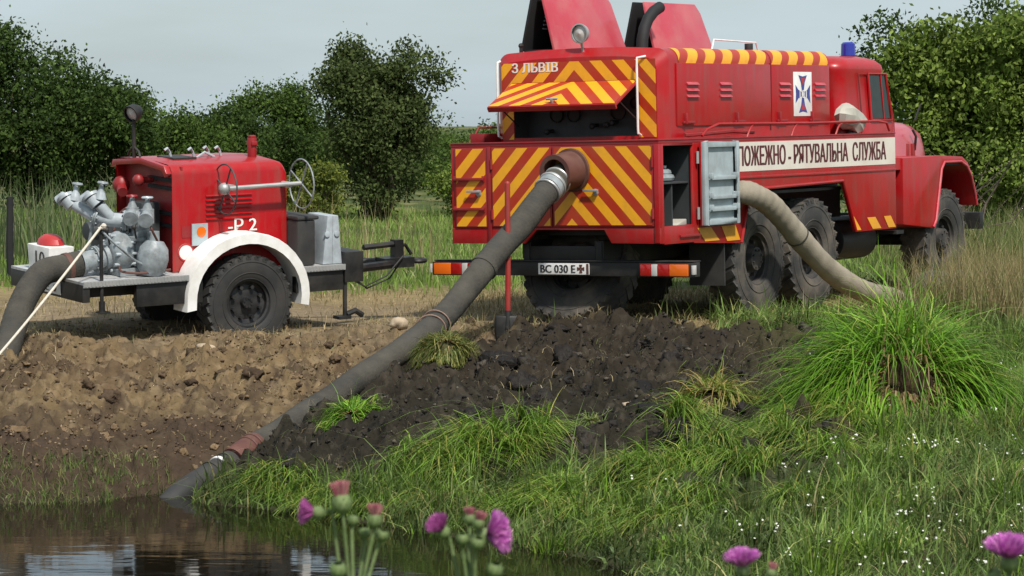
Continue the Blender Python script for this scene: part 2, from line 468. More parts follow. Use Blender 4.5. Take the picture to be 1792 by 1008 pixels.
def dark_mask(x, y):
    t, ys, yt = bank_t(x, y)
    n = fbm(x, y, 1.3, 3, 40) - 0.5
    xh = np.interp(y, HY, HX)
    a = sst(-0.05, 0.25, x - xh + n * 0.5)
    tl = np.interp(x, [-2.2, -1.2, -0.3, 0.4, 1.2, 2.0, 2.6], [0.06, 0.13, 0.27, 0.26, 0.27, 0.33, 0.42])
    b = sst(-0.06, 0.06, t - tl + n * 0.22) * (1 - sst(0.93, 1.08, t + n * 0.25 + np.clip(x - 1.0, 0, 2) * 0.05))
    c = 1 - sst(2.45, 2.95, x + n * 0.8 - np.clip(t - 0.75, 0, 1))
    return a * b * c

def ground_h(x, y, fine=True):
    x = np.asarray(x, float); y = np.asarray(y, float)
    t, ys, yt = bank_t(x, y)
    tc_ = np.clip(t, 0, 1)
    up = np.power(tc_, np.interp(x, [-3, 0, 2, 4], [1.1, 0.95, 0.9, 0.85]))
    s_ = np.clip(t / 1.18, 0, 1); up2 = 1 - np.power(1 - s_, 1.4); lf = sst(0.6, -0.6, x)
    up = up * (1 - lf) + up2 * lf
    h = -1.0 + up
    h = np.where(t < 0, -1.0 + np.clip((y - ys) * 0.35, -0.8, 0), h)
    # near bank on which the camera and the thistles stand
    nb = 1 - sst(8.0, 12.0, y)
    h = h * (1 - nb) + 0.33 * nb
    # ground follows the gently rising track the truck stands on
    al = (x - 0.435) * 0.534 + (y - 28.73) * 0.845
    h = h + 0.0094 * np.clip(al, 0, 9) * sst(27, 29, y)
    # rise to the left behind the trailer
    h = h + 0.07 * sst(-1.5, -4.0, x) * sst(27.6, 29.5, y)
    h = h + 0.10 * (fbm(x, y, 0.35, 3, 3) - 0.5) * sst(31, 40, y)
    dm = dark_mask(x, y)
    bank = sst(-0.02, 0.1, t) * (1 - sst(0.95, 1.25, t)) * sst(18, 20, y)
    if fine:
        n1 = fbm(x, y, 2.2, 4, 21) - 0.5
        n2 = np.abs(fbm(x, y, 5.5, 4, 33) - 0.5) * 2
        left = sst(-0.1, -0.5, x - np.interp(y, HY, HX))
        n3 = fbm(x, y, 15.0, 3, 88) - 0.5
        n4 = np.clip(fbm(x, y, 7.0, 3, 99) - 0.5, 0, 1)
        h = h + bank * (0.10 * n1) + bank * left * (0.22 * (fbm(x, y, 0.9, 2, 31) - 0.5) + 0.19 * (0.3 - n2) + 0.11 * n3 + 0.27 * n4) + dm * (0.30 * n1 + 0.22 * (0.3 - n2) + 0.10 * n3 + 0.35 * n4 + 0.06)
        h = h + 0.035 * (fbm(x, y, 3.0, 3, 77) - 0.5) * sst(26, 28, y)
    # the heavy suction hose lies in a groove
    xh = np.interp(y, HY, HX); zh = np.interp(y, HY, HZ)
    w = (1 - sst(0.10, 0.42, np.abs(x - xh))) * sst(22.5, 23.3, y) * (1 - sst(26.8, 27.4, y))
    h = h * (1 - w) + np.minimum(h, zh - 0.10) * w
    return h

def cellgrid(bands):
    out = [bands[0][0]]
    for a, b, st in bands:
        n = max(1, int(round((b - a) / st)))
        out += list(np.linspace(a, b, n + 1)[1:])
    return np.array(out)

gx = cellgrid([(-900, -150, 150), (-150, -40, 15), (-40, -12, 2), (-12, -5.5, 0.25), (-5.5, 3.4, 0.024), (3.4, 5.0, 0.05), (5.0, 12, 0.25), (12, 40, 2), (40, 150, 15), (150, 900, 150)])
gy = cellgrid([(-300, -30, 60), (-30, 6, 4), (6, 17, 0.5), (17, 21.5, 0.12), (21.5, 29.0, 0.024), (29.0, 30.0, 0.04), (30.0, 40, 0.2), (40, 90, 1.2), (90, 200, 12), (200, 1500, 200)])
GX, GY = np.meshgrid(gx, gy)
xx, yy = GX.ravel(), GY.ravel()
zz = ground_h(xx, yy)
t, ys, yt = bank_t(xx, yy)
dm = dark_mask(xx, yy)
n1 = fbm(xx, yy, 0.8, 4, 50); n2 = fbm(xx, yy, 4.0, 4, 60); n3 = fbm(xx, yy, 14, 3, 70)
def mixc(a, b, f): return a * (1 - f[:, None]) + np.array(b)[None, :] * f[:, None]
C = np.tile(np.array((0.055, 0.075, 0.022)), (len(xx), 1))                       # meadow floor
C = mixc(C, (0.16, 0.15, 0.06), sst(0.5, 0.65, n1) * sst(38, 45, yy))
track = (1 - sst(32.5, 37, yy + (n1 - 0.5) * 4)) * sst(24, 26, yy)
C = mixc(C, (0.27, 0.19, 0.10), track * (0.55 + 0.45 * n2))
left = sst(0.15, -0.25, xx - np.interp(yy, HY, HX)) * sst(22, 23, yy) * (1 - sst(30.5, 33, yy))
C = mixc(C, (0.135, 0.092, 0.050), left * (1 - 0.3 * n2))
C = mixc(C, (0.062, 0.043, 0.028), left * sst(0.42, 0.58, n2) * 0.85)
C = mixc(C, (0.07, 0.045, 0.028), left * sst(0.5, 0.62, n1) * 0.6)
C = mixc(C, (0.21, 0.155, 0.092), left * sst(0.55, 0.7, n3) * 0.5)
C = mixc(C, (0.26, 0.20, 0.125), left * sst(0.85, 1.35, t + (n2 - 0.5) * 0.5) * 0.6)
C = mixc(C, (0.055, 0.038, 0.026), sst(0.50, 0.15, t + (n1 - 0.5) * 0.9) * left)
C = mixc(C, (0.019, 0.0155, 0.0125), dm * 0.96)
C = mixc(C, (0.055, 0.045, 0.034), dm * sst(0.54, 0.70, n3) * 0.55)
C = mixc(C, (0.045, 0.04, 0.02), sst(1.9, 2.6, xx) * (1 - sst(0.95, 1.1, t)) * sst(10, 12, yy))
C = mixc(C, (0.035, 0.028, 0.018), sst(0.06, -0.02, t) * sst(11, 13, yy))
C = np.clip(C, 0.005, 1)
nxg, nyg = len(gx), len(gy)
idx = np.arange(nxg * nyg).reshape(nyg, nxg)
F = np.stack([idx[:-1, :-1].ravel(), idx[:-1, 1:].ravel(), idx[1:, 1:].ravel(), idx[1:, :-1].ravel()], 1)
g = np_obj('ground', np_mesh('ground', np.stack([xx, yy, zz], 1), F, M['soilground'], C, True))
g['kind'] = 'structure'

# pond
wm = bpy.data.materials.new('pond_water'); wm.use_nodes = True
n, l = wm.node_tree.nodes, wm.node_tree.links
b = n['Principled BSDF']
b.inputs['Base Color'].default_value = (0.008, 0.0065, 0.004, 1)
b.inputs['Roughness'].default_value = 0.04
b.inputs['IOR'].default_value = 1.33
co = n.new('ShaderNodeTexCoord'); mpn = n.new('ShaderNodeMapping'); mpn.inputs['Scale'].default_value = (1.0, 3.2, 1)
tn = n.new('ShaderNodeTexNoise'); tn.inputs['Scale'].default_value = 1.6; tn.inputs['Detail'].default_value = 3
bp = n.new('ShaderNodeBump'); bp.inputs['Strength'].default_value = 0.045; bp.inputs['Distance'].default_value = 0.05
l.new(co.outputs['Object'], mpn.inputs[0]); l.new(mpn.outputs[0], tn.inputs[0]); l.new(tn.outputs['Fac'], bp.inputs['Height']); l.new(bp.outputs[0], b.inputs['Normal'])
wx = np.concatenate([[-60], np.linspace(-14, 6, 21), [60]]); wy = np.linspace(9.5, 24.5, 16)
A, B = np.meshgrid(wx, wy); ii = np.arange(A.size).reshape(A.shape)
WF = np.stack([ii[:-1, :-1].ravel(), ii[:-1, 1:].ravel(), ii[1:, 1:].ravel(), ii[1:, :-1].ravel()], 1)
w_ = np_obj('water', np_mesh('water', np.stack([A.ravel(), B.ravel(), np.full(A.size, WATER_Z)], 1), WF, wm, None, True))
w_['kind'] = 'structure'

# ------------------------------------------------------------------ fire truck
truck = empty('fire_truck', 'red six-wheeled fire pump truck with yellow chevron rear and white lettered side stripe', 'fire truck', mw=TRUCK)
HW = 1.2

def clip_poly(poly, f):
    out = []
    for i in range(len(poly)):
        a, b = poly[i], poly[(i + 1) % len(poly)]
        fa, fb = f(a), f(b)
        if fa >= 0: out.append(a)
        if (fa >= 0) != (fb >= 0):
            k = fa / (fa - fb); out.append((a[0] + (b[0] - a[0]) * k, a[1] + (b[1] - a[1]) * k))
    return out

# --- wheels: part > tyre, rim
def tyre_mb(Rr, wd, ri, lugs):
    b = MB(); h = wd / 2
    prof = [(-h * 0.80, ri), (-h * 0.95, ri + 0.03), (-h, ri + (Rr - ri) * 0.45), (-h * 0.97, Rr * 0.90), (-h * 0.86, Rr * 0.965), (-h * 0.4, Rr * 0.978), (0, Rr * 0.98),
            (h * 0.4, Rr * 0.978), (h * 0.86, Rr * 0.965), (h * 0.97, Rr * 0.90), (h, ri + (Rr - ri) * 0.45), (h * 0.95, ri + 0.03), (h * 0.80, ri)]
    b.lathe(prof, (0, 0, 0), (1, 0, 0), 48)
    for rr_ in (ri + (Rr - ri) * 0.25, ri + (Rr - ri) * 0.7):                     # moulded rings on both sidewalls
        for s in (-1, 1):
            b.torus((s * h * 0.985, 0, 0), (1, 0, 0), rr_, 0.006 * Rr / 0.59, 48, 5)
    for k in range(lugs):
        for s in (-1, 1):
            a = 2 * math.pi * (k + (0.5 if s > 0 else 0)) / lugs
            m = Matrix.Rotation(a, 3, 'X') @ Matrix.Rotation(s * 0.45, 3, 'Z')
            b.box(Matrix.Rotation(a, 3, 'X') @ Vector((s * h * 0.52, 0, Rr * 0.965)), (h * 0.95, 2 * math.pi * Rr / lugs * 0.58, Rr * 0.045), m)
            b.box(Matrix.Rotation(a, 3, 'X') @ Vector((s * h * 0.93, 0, Rr * 0.92)), (h * 0.12, 2 * math.pi * Rr / lugs * 0.5, Rr * 0.055), Matrix.Rotation(a, 3, 'X'))
    return b

def rim_mb(ri, wd, hub_r, out):
    b = MB(); h = wd / 2
    b.lathe([(-h * 0.8, ri * 0.98), (-h * 0.8, ri * 1.06), (-h * 0.74, ri * 1.06), (-h * 0.7, ri * 0.9), (h * 0.62, ri * 0.88), (h * 0.76, ri * 1.07), (h * 0.84, ri * 1.07), (h * 0.84, ri * 0.99),
             (h * 0.5, ri * 0.93), (h * 0.22, ri * 0.88), (h * 0.12, ri * 0.72), (h * 0.2, ri * 0.6), (h * 0.2, hub_r), (h * 0.2 + out, hub_r * 0.92), (h * 0.2 + out * 1.05, hub_r * 0.6), (h * 0.2 + out * 1.05, 0.001)], (0, 0, 0), (1, 0, 0), 36)
    for k in range(8):
        a = 2 * math.pi * k / 8
        b.cyl((h * 0.15, ri * 0.66 * math.cos(a), ri * 0.66 * math.sin(a)), (h * 0.15 + 0.045, ri * 0.66 * math.cos(a), ri * 0.66 * math.sin(a)), 0.02, n=6)
        b.cyl((h * 0.2 + out * 0.9, hub_r * 0.7 * math.cos(a), hub_r * 0.7 * math.sin(a)), (h * 0.2 + out * 1.2, hub_r * 0.7 * math.cos(a), hub_r * 0.7 * math.sin(a)), 0.012, n=6)
    return b

def wheel_set(parent, spots, Rr, wd, ri, lugs, tyre_m, rim_m, hub_r, out):
    first = None
    for (x, y, z, side) in spots:
        mw = Matrix.Translation((x, y, z)) @ (Matrix.Identity(4) if side > 0 else Matrix.Rotation(math.pi, 4, 'Z')) @ Matrix.Rotation(random.uniform(0, 6), 4, 'X')
        if first is None:
            dr = MB().cyl((-wd * 0.45, 0, 0), (wd * 0.05, 0, 0), ri * 0.78, n=28)
            w = dr.obj('wheel', M['black'], parent)
            ty = tyre_mb(Rr, wd, ri, lugs).obj('tyre', tyre_m, w, smooth=40)
            rm = rim_mb(ri, wd, hub_r, out).obj('rim', rim_m, w)
            first = (w, ty, rm); w.matrix_local = mw
        else:
            w = share(first[0], parent, mw); share(first[1], w); share(first[2], w)
    return first

AX = [2.15, 3.41, 6.86]
M['rim_dusty'] = mat('dusty_dark_rim', (0.03, 0.028, 0.028), 0.6, var=0.3, dirt=(0.14, 0.115, 0.09), dirt_amt=0.7, dirt_scale=5)
fw = wheel_set(truck, [(s * 0.99, y, 0.585, s) for y in AX for s in (1, -1)], 0.59, 0.33, 0.27, 30, M['rubber'], M['rim_dusty'], 0.13, 0.10)
sp = share(fw[0], truck, Matrix.Translation((-0.06, 0.62, 0.52)) @ Matrix.Rotation(R(-28), 4, 'X') @ Matrix.Rotation(R(-90), 4, 'Z'))
sp.name = 'spare_wheel'
share(fw[1], sp); share(fw[2], sp)

# --- chassis
b = MB()
for s in (-1, 1):
    b.bb(s * 0.42 - 0.035, s * 0.42 + 0.035, 0.15, 7.7, 0.62, 0.84)
for y in (0.2, 1.3, 2.75, 4.2, 5.3, 6.2, 7.6):
    b.bb(-0.385, 0.385, y - 0.04, y + 0.04, 0.66, 0.80)
b.obj('chassis_frame', M['black'], truck, 0.008)
for y in AX:
    b = MB(); b.cyl((-0.9, y, 0.585), (0.9, y, 0.585), 0.075, n=14); b.ball((0.0, y, 0.585), 0.21, 16, (1, 1, 0.95))
    b.obj('axle', M['black'], truck)
b = MB(); b.cyl((0, 2.2, 0.6), (0, 6.7, 0.66), 0.05, n=12); b.bb(-0.22, 0.22, 4.6, 5.3, 0.5, 0.8); b.obj('drive_shaft', M['black'], truck)
for s in (-1, 1):
    b = MB(); b.cyl((s * 0.78, 4.45, 0.66), (s * 0.78, 5.3, 0.66), 0.22, n=20); b.obj('fuel_tank', M['black'], truck, 0.01)
    b = MB()
    for i in range(6): b.bb(s * 0.56 - 0.05, s * 0.56 + 0.05, 2.78 - 0.95 + i * 0.09, 2.78 + 0.95 - i * 0.09, 0.58 + i * 0.025, 0.602 + i * 0.025)
    b.obj('leaf_spring', M['black'], truck)
for s in (-1, 1):
    b = MB(); b.bb(s * 0.97 - 0.2, s * 0.97 + 0.2, 1.35, 1.37, 0.35, 0.85); b.obj('mud_flap', M['rubber_dark'], truck)
b = MB(); b.bb(-1.1, 1.1, 1.7, 4.2, 1.24, 1.27); b.bb(-0.5, 0.5, 0.3, 5.4, 0.90, 1.22); b.obj('underbody', M['black'], truck)

# --- lower body
DK = 1.825
b = MB(); b.bb(-HW, HW, 0.004, 0.034, 0.985, DK - 0.03); b.obj('rear_wall', M['red'], truck, 0.004)
b = MB()
b.prism([(-HW, 0.83), (-0.34, 0.83), (-0.20, 0.965), (0.575, 0.965), (0.655, 0.835), (HW, 0.83), (HW, 0.983), (-HW, 0.983)], 1, 0.0, 0.03)
b.obj('rear_valance', M['red'], truck, 0.003)
b = MB(); b.bb(-HW, HW, 0.0, 5.38, DK - 0.03, DK); b.bb(-HW - 0.006, HW + 0.006, -0.008, 5.386, DK, DK + 0.014); b.obj('deck_plate', M['red_dull'], truck, 0.004)

side_poly = [(0.68, 0.81), (1.66, 0.765), (1.86, 1.30), (4.02, 1.335), (4.33, 0.77), (5.38, 0.77), (5.38, DK - 0.03), (0.68, DK - 0.03)]
b = MB()
b.bb(1.17, HW, 0.034, 0.087, 0.83, DK - 0.03); b.bb(1.17, HW, 0.087, 0.68, 0.82, 0.995); b.bb(1.17, HW, 0.087, 0.68, 1.775, DK - 0.03)
b.prism(side_poly, 0, 1.17, HW)
b.obj('side_panel', M['red'], truck, 0.003)
b = MB(); b.prism([(0.034, 0.83)] + side_poly[1:-1] + [(0.034, DK - 0.03)], 0, -HW, -1.17); b.obj('side_panel', M['red'], truck, 0.003)
for s in (-1, 1):
    b = MB(); b.tube([(s * 1.205, 1.66, 0.77), (s * 1.205, 1.86, 1.30), (s * 1.205, 4.02, 1.335), (s * 1.205, 4.33, 0.78)], 0.018, 8)
    b.obj('wheel_arch_lip', M['red'], truck)
    b = MB(); b.bb(s * 1.2 - 0.008, s * 1.2 + 0.012, 1.62, 5.37, 1.415, 1.44); b.obj('side_trim', M['red'], truck, 0.004)
    b = MB(); b.bb(s * 0.60, s * 1.16, 1.86, 1.88, 0.9, 1.6) if s > 0 else b.bb(-1.16, -0.6, 1.86, 1.88, 0.9, 1.6)
    b.obj('arch_liner', M['black'], truck)

# open equipment locker, right rear corner
b = MB()
b.bb(0.40, 0.42, 0.06, 0.72, 0.97, DK - 0.04); b.bb(0.42, 1.165, 0.70, 0.72, 0.97, DK - 0.04); b.bb(0.42, 1.165, 0.045, 0.06, 0.97, DK - 0.04)
b.bb(0.42, 1.165, 0.06, 0.70, 0.97, 0.985)
b.obj('locker_liner', M['dark_in'], truck)
b = MB(); b.bb(0.43, 1.14, 0.065, 0.695, 1.40, 1.42); b.obj('shelf', M['panel_grey'], truck, 0.003)
b = MB(); b.bb(0.75, 1.12, 0.38, 0.40, 0.99, 1.395); b.obj('shelf_divider', M['panel_grey'], truck)
b = MB(); b.torus((0.95, 0.36, 1.46), (0, 0, 1), 0.16, 0.035, 24, 8); b.torus((0.95, 0.36, 1.52), (0.1, 0, 1), 0.13, 0.035, 24, 8)
o = b.obj('hose_coil', M['grey_cast'], None); o.matrix_world = TRUCK; tag(o, 'coiled grey hose on the shelf of the open truck locker', 'hose')
b = MB(); b.lathe([(0, 0.001), (0, 0.055), (0.08, 0.06), (0.12, 0.025), (0.15, 0.022), (0.15, 0.001)], (0.92, 0.60, 1.425), (0, 0, 1), 16)
o = b.obj('plastic_bottle', M['white'], None); o.matrix_world = TRUCK; tag(o, 'small white bottle at the back edge of the open locker shelf', 'bottle')
b = MB(); b.prism([(0.48, 0.99), (0.68, 0.99), (0.68, 1.05)], 0, 0.8, 1.12); o = b.obj('folded_cloth', M['canvas'], None, 0.01); o.matrix_world = TRUCK
tag(o, 'pale folded cloth on the floor of the open truck locker', 'cloth')

# locker door swung right round, grey inside showing
dx0 = 1.235
door = MB(); door.bb(dx0, dx0 + 0.02, 0.75, 1.48, 0.975, 1.805)
door = door.obj('locker_door', M['red'], truck, 0.004)
b = MB(); b.bb(dx0 + 0.0205, dx0 + 0.026, 0.755, 1.475, 0.98, 1.80); b.obj('inner_sheet', M['door_grey'], door)
b = MB()
for (y0, y1, z0, z1) in ((0.752, 0.82, 0.977, 1.803), (1.41, 1.478, 0.977, 1.803), (0.82, 1.41, 1.745, 1.803), (0.82, 1.41, 0.977, 1.03)):
    b.bb(dx0 + 0.0262, dx0 + 0.062, y0, y1, z0, z1)
b.obj('door_frame', M['door_grey'], door, 0.008)
for zc in (1.44, 1.25, 1.13):
    b = MB(); b.bb(dx0 + 0.0265, dx0 + 0.075, 0.825, 1.405, zc - 0.018, zc + 0.018)
    b.bb(dx0 + 0.0265, dx0 + 0.10, 0.825, 0.86, zc - 0.005, zc + 0.05); b.bb(dx0 + 0.0265, dx0 + 0.10, 1.37, 1.405, zc - 0.005, zc + 0.05)
    b.obj('door_rib', M['door_grey'], door, 0.004)
for z in (1.1, 1.65):
    b = MB(); b.cyl((1.225, 0.73, z - 0.06), (1.225, 0.73, z + 0.06), 0.016, n=10); b.obj('hinge', M['steel'], door)

# rear doors with chevron film
for (x0, x1, z0, z1, hx) in ((-1.15, -0.765, 0.99, 1.79, -0.86), (-0.715, -0.012, 0.995, 1.79, None), (0.004, 1.14, 1.0, 1.79, 0.5)):
    d = MB(); d.bb(x0, x1, -0.012, 0.003, z0, z1); d = d.obj('rear_door', M['red_dull'], truck, 0.004)
    b = MB(); b.bb(x0 + 0.018, x1 - 0.018, -0.0155, -0.0125, z0 + 0.012, z1 - 0.012); b.obj('reflective_film', M['chev_low'], d)
    if hx is not None:
        b = MB(); b.cyl((hx, -0.013, 1.35), (hx, -0.05, 1.35), 0.018, n=10); b.box((hx - 0.04, -0.055, 1.352), (0.17, 0.018, 0.022)); b.cyl((hx, -0.013, 1.33), (hx, -0.03, 1.33), 0.03, n=12)
        b.obj('door_handle', M['steel'], d, 0.003)
for zc in (1.475, 1.175):
    b = MB(); b.bb(-1.16, -0.79, -0.045, -0.018, zc - 0.012, zc + 0.014); b.bb(-1.16, -1.13, -0.03, 0.0, zc - 0.03, zc + 0.03); b.bb(-0.82, -0.79, -0.03, 0.0, zc - 0.03, zc + 0.03)
    b.obj('step_bar', M['red_dull'], truck, 0.003)
for (x, z) in ((1.135, 1.62), (1.135, 1.12), (-0.705, 1.62), (-0.705, 1.12)):
    b = MB(); b.cyl((x, -0.02, z - 0.05), (x, -0.02, z + 0.05), 0.014, n=10); b.obj('hinge', M['red_dull'], truck)
b = MB(); b.bb(-0.76, -0.72, -0.018, 0.0, 0.84, DK - 0.03); b.obj('rear_post', M['red_dull'], truck, 0.003)
b = MB(); b.bb(1.15, HW + 0.002, -0.016, 0.003, 0.84, DK - 0.03); b.obj('rear_post', M['red'], truck, 0.003)

# suction outlet
b = MB(); b.lathe([(0.0, 0.215), (0.03, 0.215), (0.035, 0.19), (0.16, 0.185), (0.24, 0.175), (0.25, 0.185), (0.29, 0.185), (0.29, 0.14), (0.2, 0.14)], (0.235, -0.016, 1.555), (-0.10, -1, -0.10), 32)
b.obj('suction_inlet', M['rust'], truck)

# rear bumper with lamps and plate
b = MB(); b.bb(-1.50, 1.50, 0.12, 0.24, 0.505, 0.645); b.bb(-1.50, 1.50, 0.10, 0.26, 0.648, 0.660); b.obj('rear_bumper', M['black'], truck, 0.006)
for s in (-1, 1):
    b = MB(); b.bb(s * 0.42 - 0.05, s * 0.42 + 0.05, 0.16, 0.5, 0.675, 0.85); b.obj('bumper_bracket', M['black'], truck)
for s in (-1, 1):
    hs = MB(); hs.bb(min(s * 0.92, s * 1.50), max(s * 0.92, s * 1.50), 0.07, 0.118, 0.505, 0.64); hs = hs.obj('tail_lamp', M['black'], truck, 0.006)
    for (a0, a1, mm) in ((0.94, 1.06, 'red_lamp'), (1.065, 1.13, 'clear_lamp'), (1.135, 1.26, 'red_lamp'), (1.265, 1.47, 'orange_lamp')):
        b = MB(); b.bb(min(s * a0, s * a1), max(s * a0, s * a1), 0.045, 0.069, 0.515, 0.63); b.obj('lens', M[mm], hs, 0.008)
    b = MB(); b.bb(s * 1.515 - 0.012, s * 1.515 + 0.012, 0.06, 0.12, 0.53, 0.62); b.obj('reflector', M['clear_lamp'], hs, 0.004)
pl = MB(); pl.bb(-0.26, 0.33, 0.108, 0.117, 0.52, 0.632); pl = pl.obj('number_plate', M['white'], truck, 0.004)
text_obj('plate_text', 'BC 030 E', 0.1, (-0.03, 0.105, 0.576), (1, 0, 0), (0, 0, 1), M['letter_black'], pl, 0.004, 0.40, 0.078)
b = MB()
for a in range(4):
    th = a * math.pi / 2
    q = [(0.004, 0.008), (0.042, 0.02), (0.042, -0.02), (0.004, -0.008)]
    b.add([(0.235 + x * math.cos(th) - z * math.sin(th), 0.1048, 0.577 + x * math.sin(th) + z * math.cos(th)) for x, z in q], [(0, 1, 2, 3)])
b.obj('plate_emblem', M['rust'], pl, smooth=0)
b = MB(); b.bb(0.30, 0.325, 0.1035, 0.1075, 0.525, 0.627); b.obj('plate_edge', M['rust'], pl)

# --- engine housing on the deck
UX, UY0, UY1, UZ0, UZ1 = 0.99, 0.52, 4.17, DK + 0.014, 2.735
def hood_profile(inset):
    hx, zt, r = UX - inset, UZ1 - inset, 0.13
    p = [(hx, UZ0), (hx, zt - r)]
    p += [(hx - r + r * math.cos(a), zt - r + r * math.sin(a)) for a in [math.pi / 2 * k / 6 for k in range(1, 7)]]
    p += [(hx * k / 4, zt + 0.028 * (1 - (k / 4) ** 2)) for k in (2, 0, -2)]
    p += [(-x, z) for x, z in reversed(p[:8])]
    return p
b = MB(); rings = []
rr_ = 0.09
for k in range(6):
    a = math.pi / 2 * k / 5
    rings.append((UY0 + rr_ * (1 - math.cos(a)) if False else UY0 + rr_ * math.sin(a) * 1.0, rr_ * (1 - math.cos(a)) * 0 + rr_ * (1 - math.sin(a))))
rings.append((UY1, 0.0))
NP = len(hood_profile(0))
for (y, ins) in rings:
    b.v += [(x, y, z) for x, z in hood_profile(ins)]
for i in range(len(rings) - 1):
    for j in range(NP):
        b.f.append((i * NP + j, i * NP + (j + 1) % NP, (i + 1) * NP + (j + 1) % NP, (i + 1) * NP + j))
b.f.append(tuple(range((len(rings) - 1) * NP, len(rings) * NP)))
WX0, WX1, WZ0, WZ1 = -0.76, 0.69, 1.875, 2.405
rp_ = hood_profile(rr_)
for fl in ([lambda p: WX0 - p[0]], [lambda p: p[0] - WX1], [lambda p: p[0] - WX0, lambda p: WX1 - p[0], lambda p: p[1] - WZ1], [lambda p: p[0] - WX0, lambda p: WX1 - p[0], lambda p: WZ0 - p[1]]):
    q = rp_
    for f_ in fl: q = clip_poly(q, f_)
    if len(q) > 2: b.add([(x, UY0, z) for x, z in q], [tuple(range(len(q)))])
b.obj('engine_housing', M['red'], truck)
b = MB()
b.bb(WX0, WX1, 0.80, 0.82, WZ0 - 0.02, WZ1 + 0.02); b.bb(WX0 - 0.02, WX0, 0.53, 0.80, WZ0, WZ1); b.bb(WX1, WX1 + 0.02, 0.53, 0.80, WZ0, WZ1)
b.bb(WX0, WX1, 0.53, 0.80, WZ0 - 0.02, WZ0); b.bb(WX0, WX1, 0.53, 0.80, WZ1, WZ1 + 0.02)
ip = b.obj('control_panel', M['panel_grey'], truck)
for (x, z, r_, y) in ((-0.42, 2.1, 0.07, 0.785), (-0.22, 2.1, 0.07, 0.785), (0.02, 2.2, 0.05, 0.785), (0.3, 2.12, 0.08, 0.785), (0.5, 2.2, 0.05, 0.785)):
    gq = MB(); gq.lathe([(0, r_ * 1.1), (0.03, r_ * 1.1), (0.035, r_ * 0.95), (0.02, r_ * 0.9), (0.02, 0.001)], (x, 0.80, z), (0, -1, 0), 20); gq.obj('gauge', M['black'], ip)
for (x, z) in ((0.05, 1.99), (0.22, 2.0), (0.28, 2.02), (-0.48, 1.94), (0.58, 1.95)):
    gq = MB(); gq.cyl((x, 0.80, z), (x, 0.70, z - 0.01), 0.02, n=10); gq.ball((x, 0.69, z - 0.01), 0.032, 10); gq.obj('lever', M['black'], ip)
for (x0, x1, z0, z1) in ((WX0 - 0.14, WX0 - 0.005, 1.86, 2.63), (WX1 + 0.005, 0.89, 1.86, 2.63), (WX0 - 0.004, WX1 + 0.004, 2.412, 2.63)):
    b = MB(); b.bb(x0, x1, UY0 - 0.006, UY0 - 0.002, z0, z1); b.obj('reflective_film', M['chev_up'], truck)
# flap held open over the control panel
fl = MB(); fl.bb(WX0 - 0.015, WX1 + 0.015, -0.012, 0.012, -0.52, 0.0); fl.bb(WX0 - 0.015, WX1 + 0.015, 0.012, 0.045, -0.52, -0.495); fl = fl.obj('panel_flap', M['red'], truck, 0.004)
fl.matrix_local = Matrix.Translation((0, UY0 - 0.02, 2.415)) @ Matrix.Rotation(R(-63), 4, 'X')
b = MB(); b.bb(WX0, WX1, -0.017, -0.0135, -0.505, -0.012); b.obj('reflective_film', M['chev_flap'], fl)
b = MB(); b.cyl((-0.04, -0.018, -0.46), (-0.04, -0.05, -0.46), 0.016, n=10); b.box((-0.04, -0.05, -0.45), (0.13, 0.015, 0.02)); b.obj('flap_handle', M['steel'], fl)
b = MB(); b.bb(WX0, WX1, UY0 - 0.035, UY0 - 0.001, 2.412, 2.43); b.obj('flap_hinge', M['red_dull'], truck)
for s, x in ((1, WX1 - 0.01), (-1, WX0 + 0.02)):
    b = MB(); b.tube([(x, 0.56, 2.0), (x, 0.15, 2.22)], 0.008, 6); b.obj('flap_stay', M['black'], truck)
text_obj('town_lettering', 'З ЛЬВІВ', 0.1, (-0.50, UY0 - 0.009, 2.582), (1, 0, 0), (0, 0, 1), M['letter_white'], truck, 0.005, 0.54, 0.098)
for x in (-0.915, 0.715):
    b = MB(); b.tube([(x + 0.07 if x > 0 else x, UY0 - 0.005, 2.655), (x, UY0 - 0.06, 2.64), (x, UY0 - 0.065, 2.55), (x, UY0 - 0.065, 1.95), (x, UY0 - 0.06, 1.90), (x, UY0 - 0.005, 1.88)], 0.0125, 8)
    b.obj('grab_handle', M['white'], truck)
# side hatches with louvres
for (y0, y1, lv) in ((0.74, 2.755, (0.93, 1.63)), (2.775, 4.14, (2.95, 3.78))):
    h_ = MB(); h_.bb(UX - 0.004, UX + 0.016, y0, y1, 1.96, 2.585); h_ = h_.obj('side_hatch', M['red'], truck, 0.012)
    for y in lv:
        for k in range(3):
            lvb = MB(); lvb.prism([(UX + 0.014, 2.40 - k * 0.062), (UX + 0.042, 2.40 - k * 0.062 - 0.03), (UX + 0.016, 2.40 - k * 0.062 - 0.034)], 1, y, y + 0.24); lvb.obj('louvre', M['red_faded_sheen'], h_, 0.003)
    for y in (y0 + 0.12, (y0 + y1) / 2 + 0.2):
        lt = MB(); lt.bb(UX + 0.014, UX + 0.05, y, y + 0.03, 1.98, 2.09); lt.bb(UX + 0.014, UX + 0.04, y - 0.03, y + 0.2, 1.985, 2.01); lt.obj('latch', M['red_dull'], h_, 0.003)
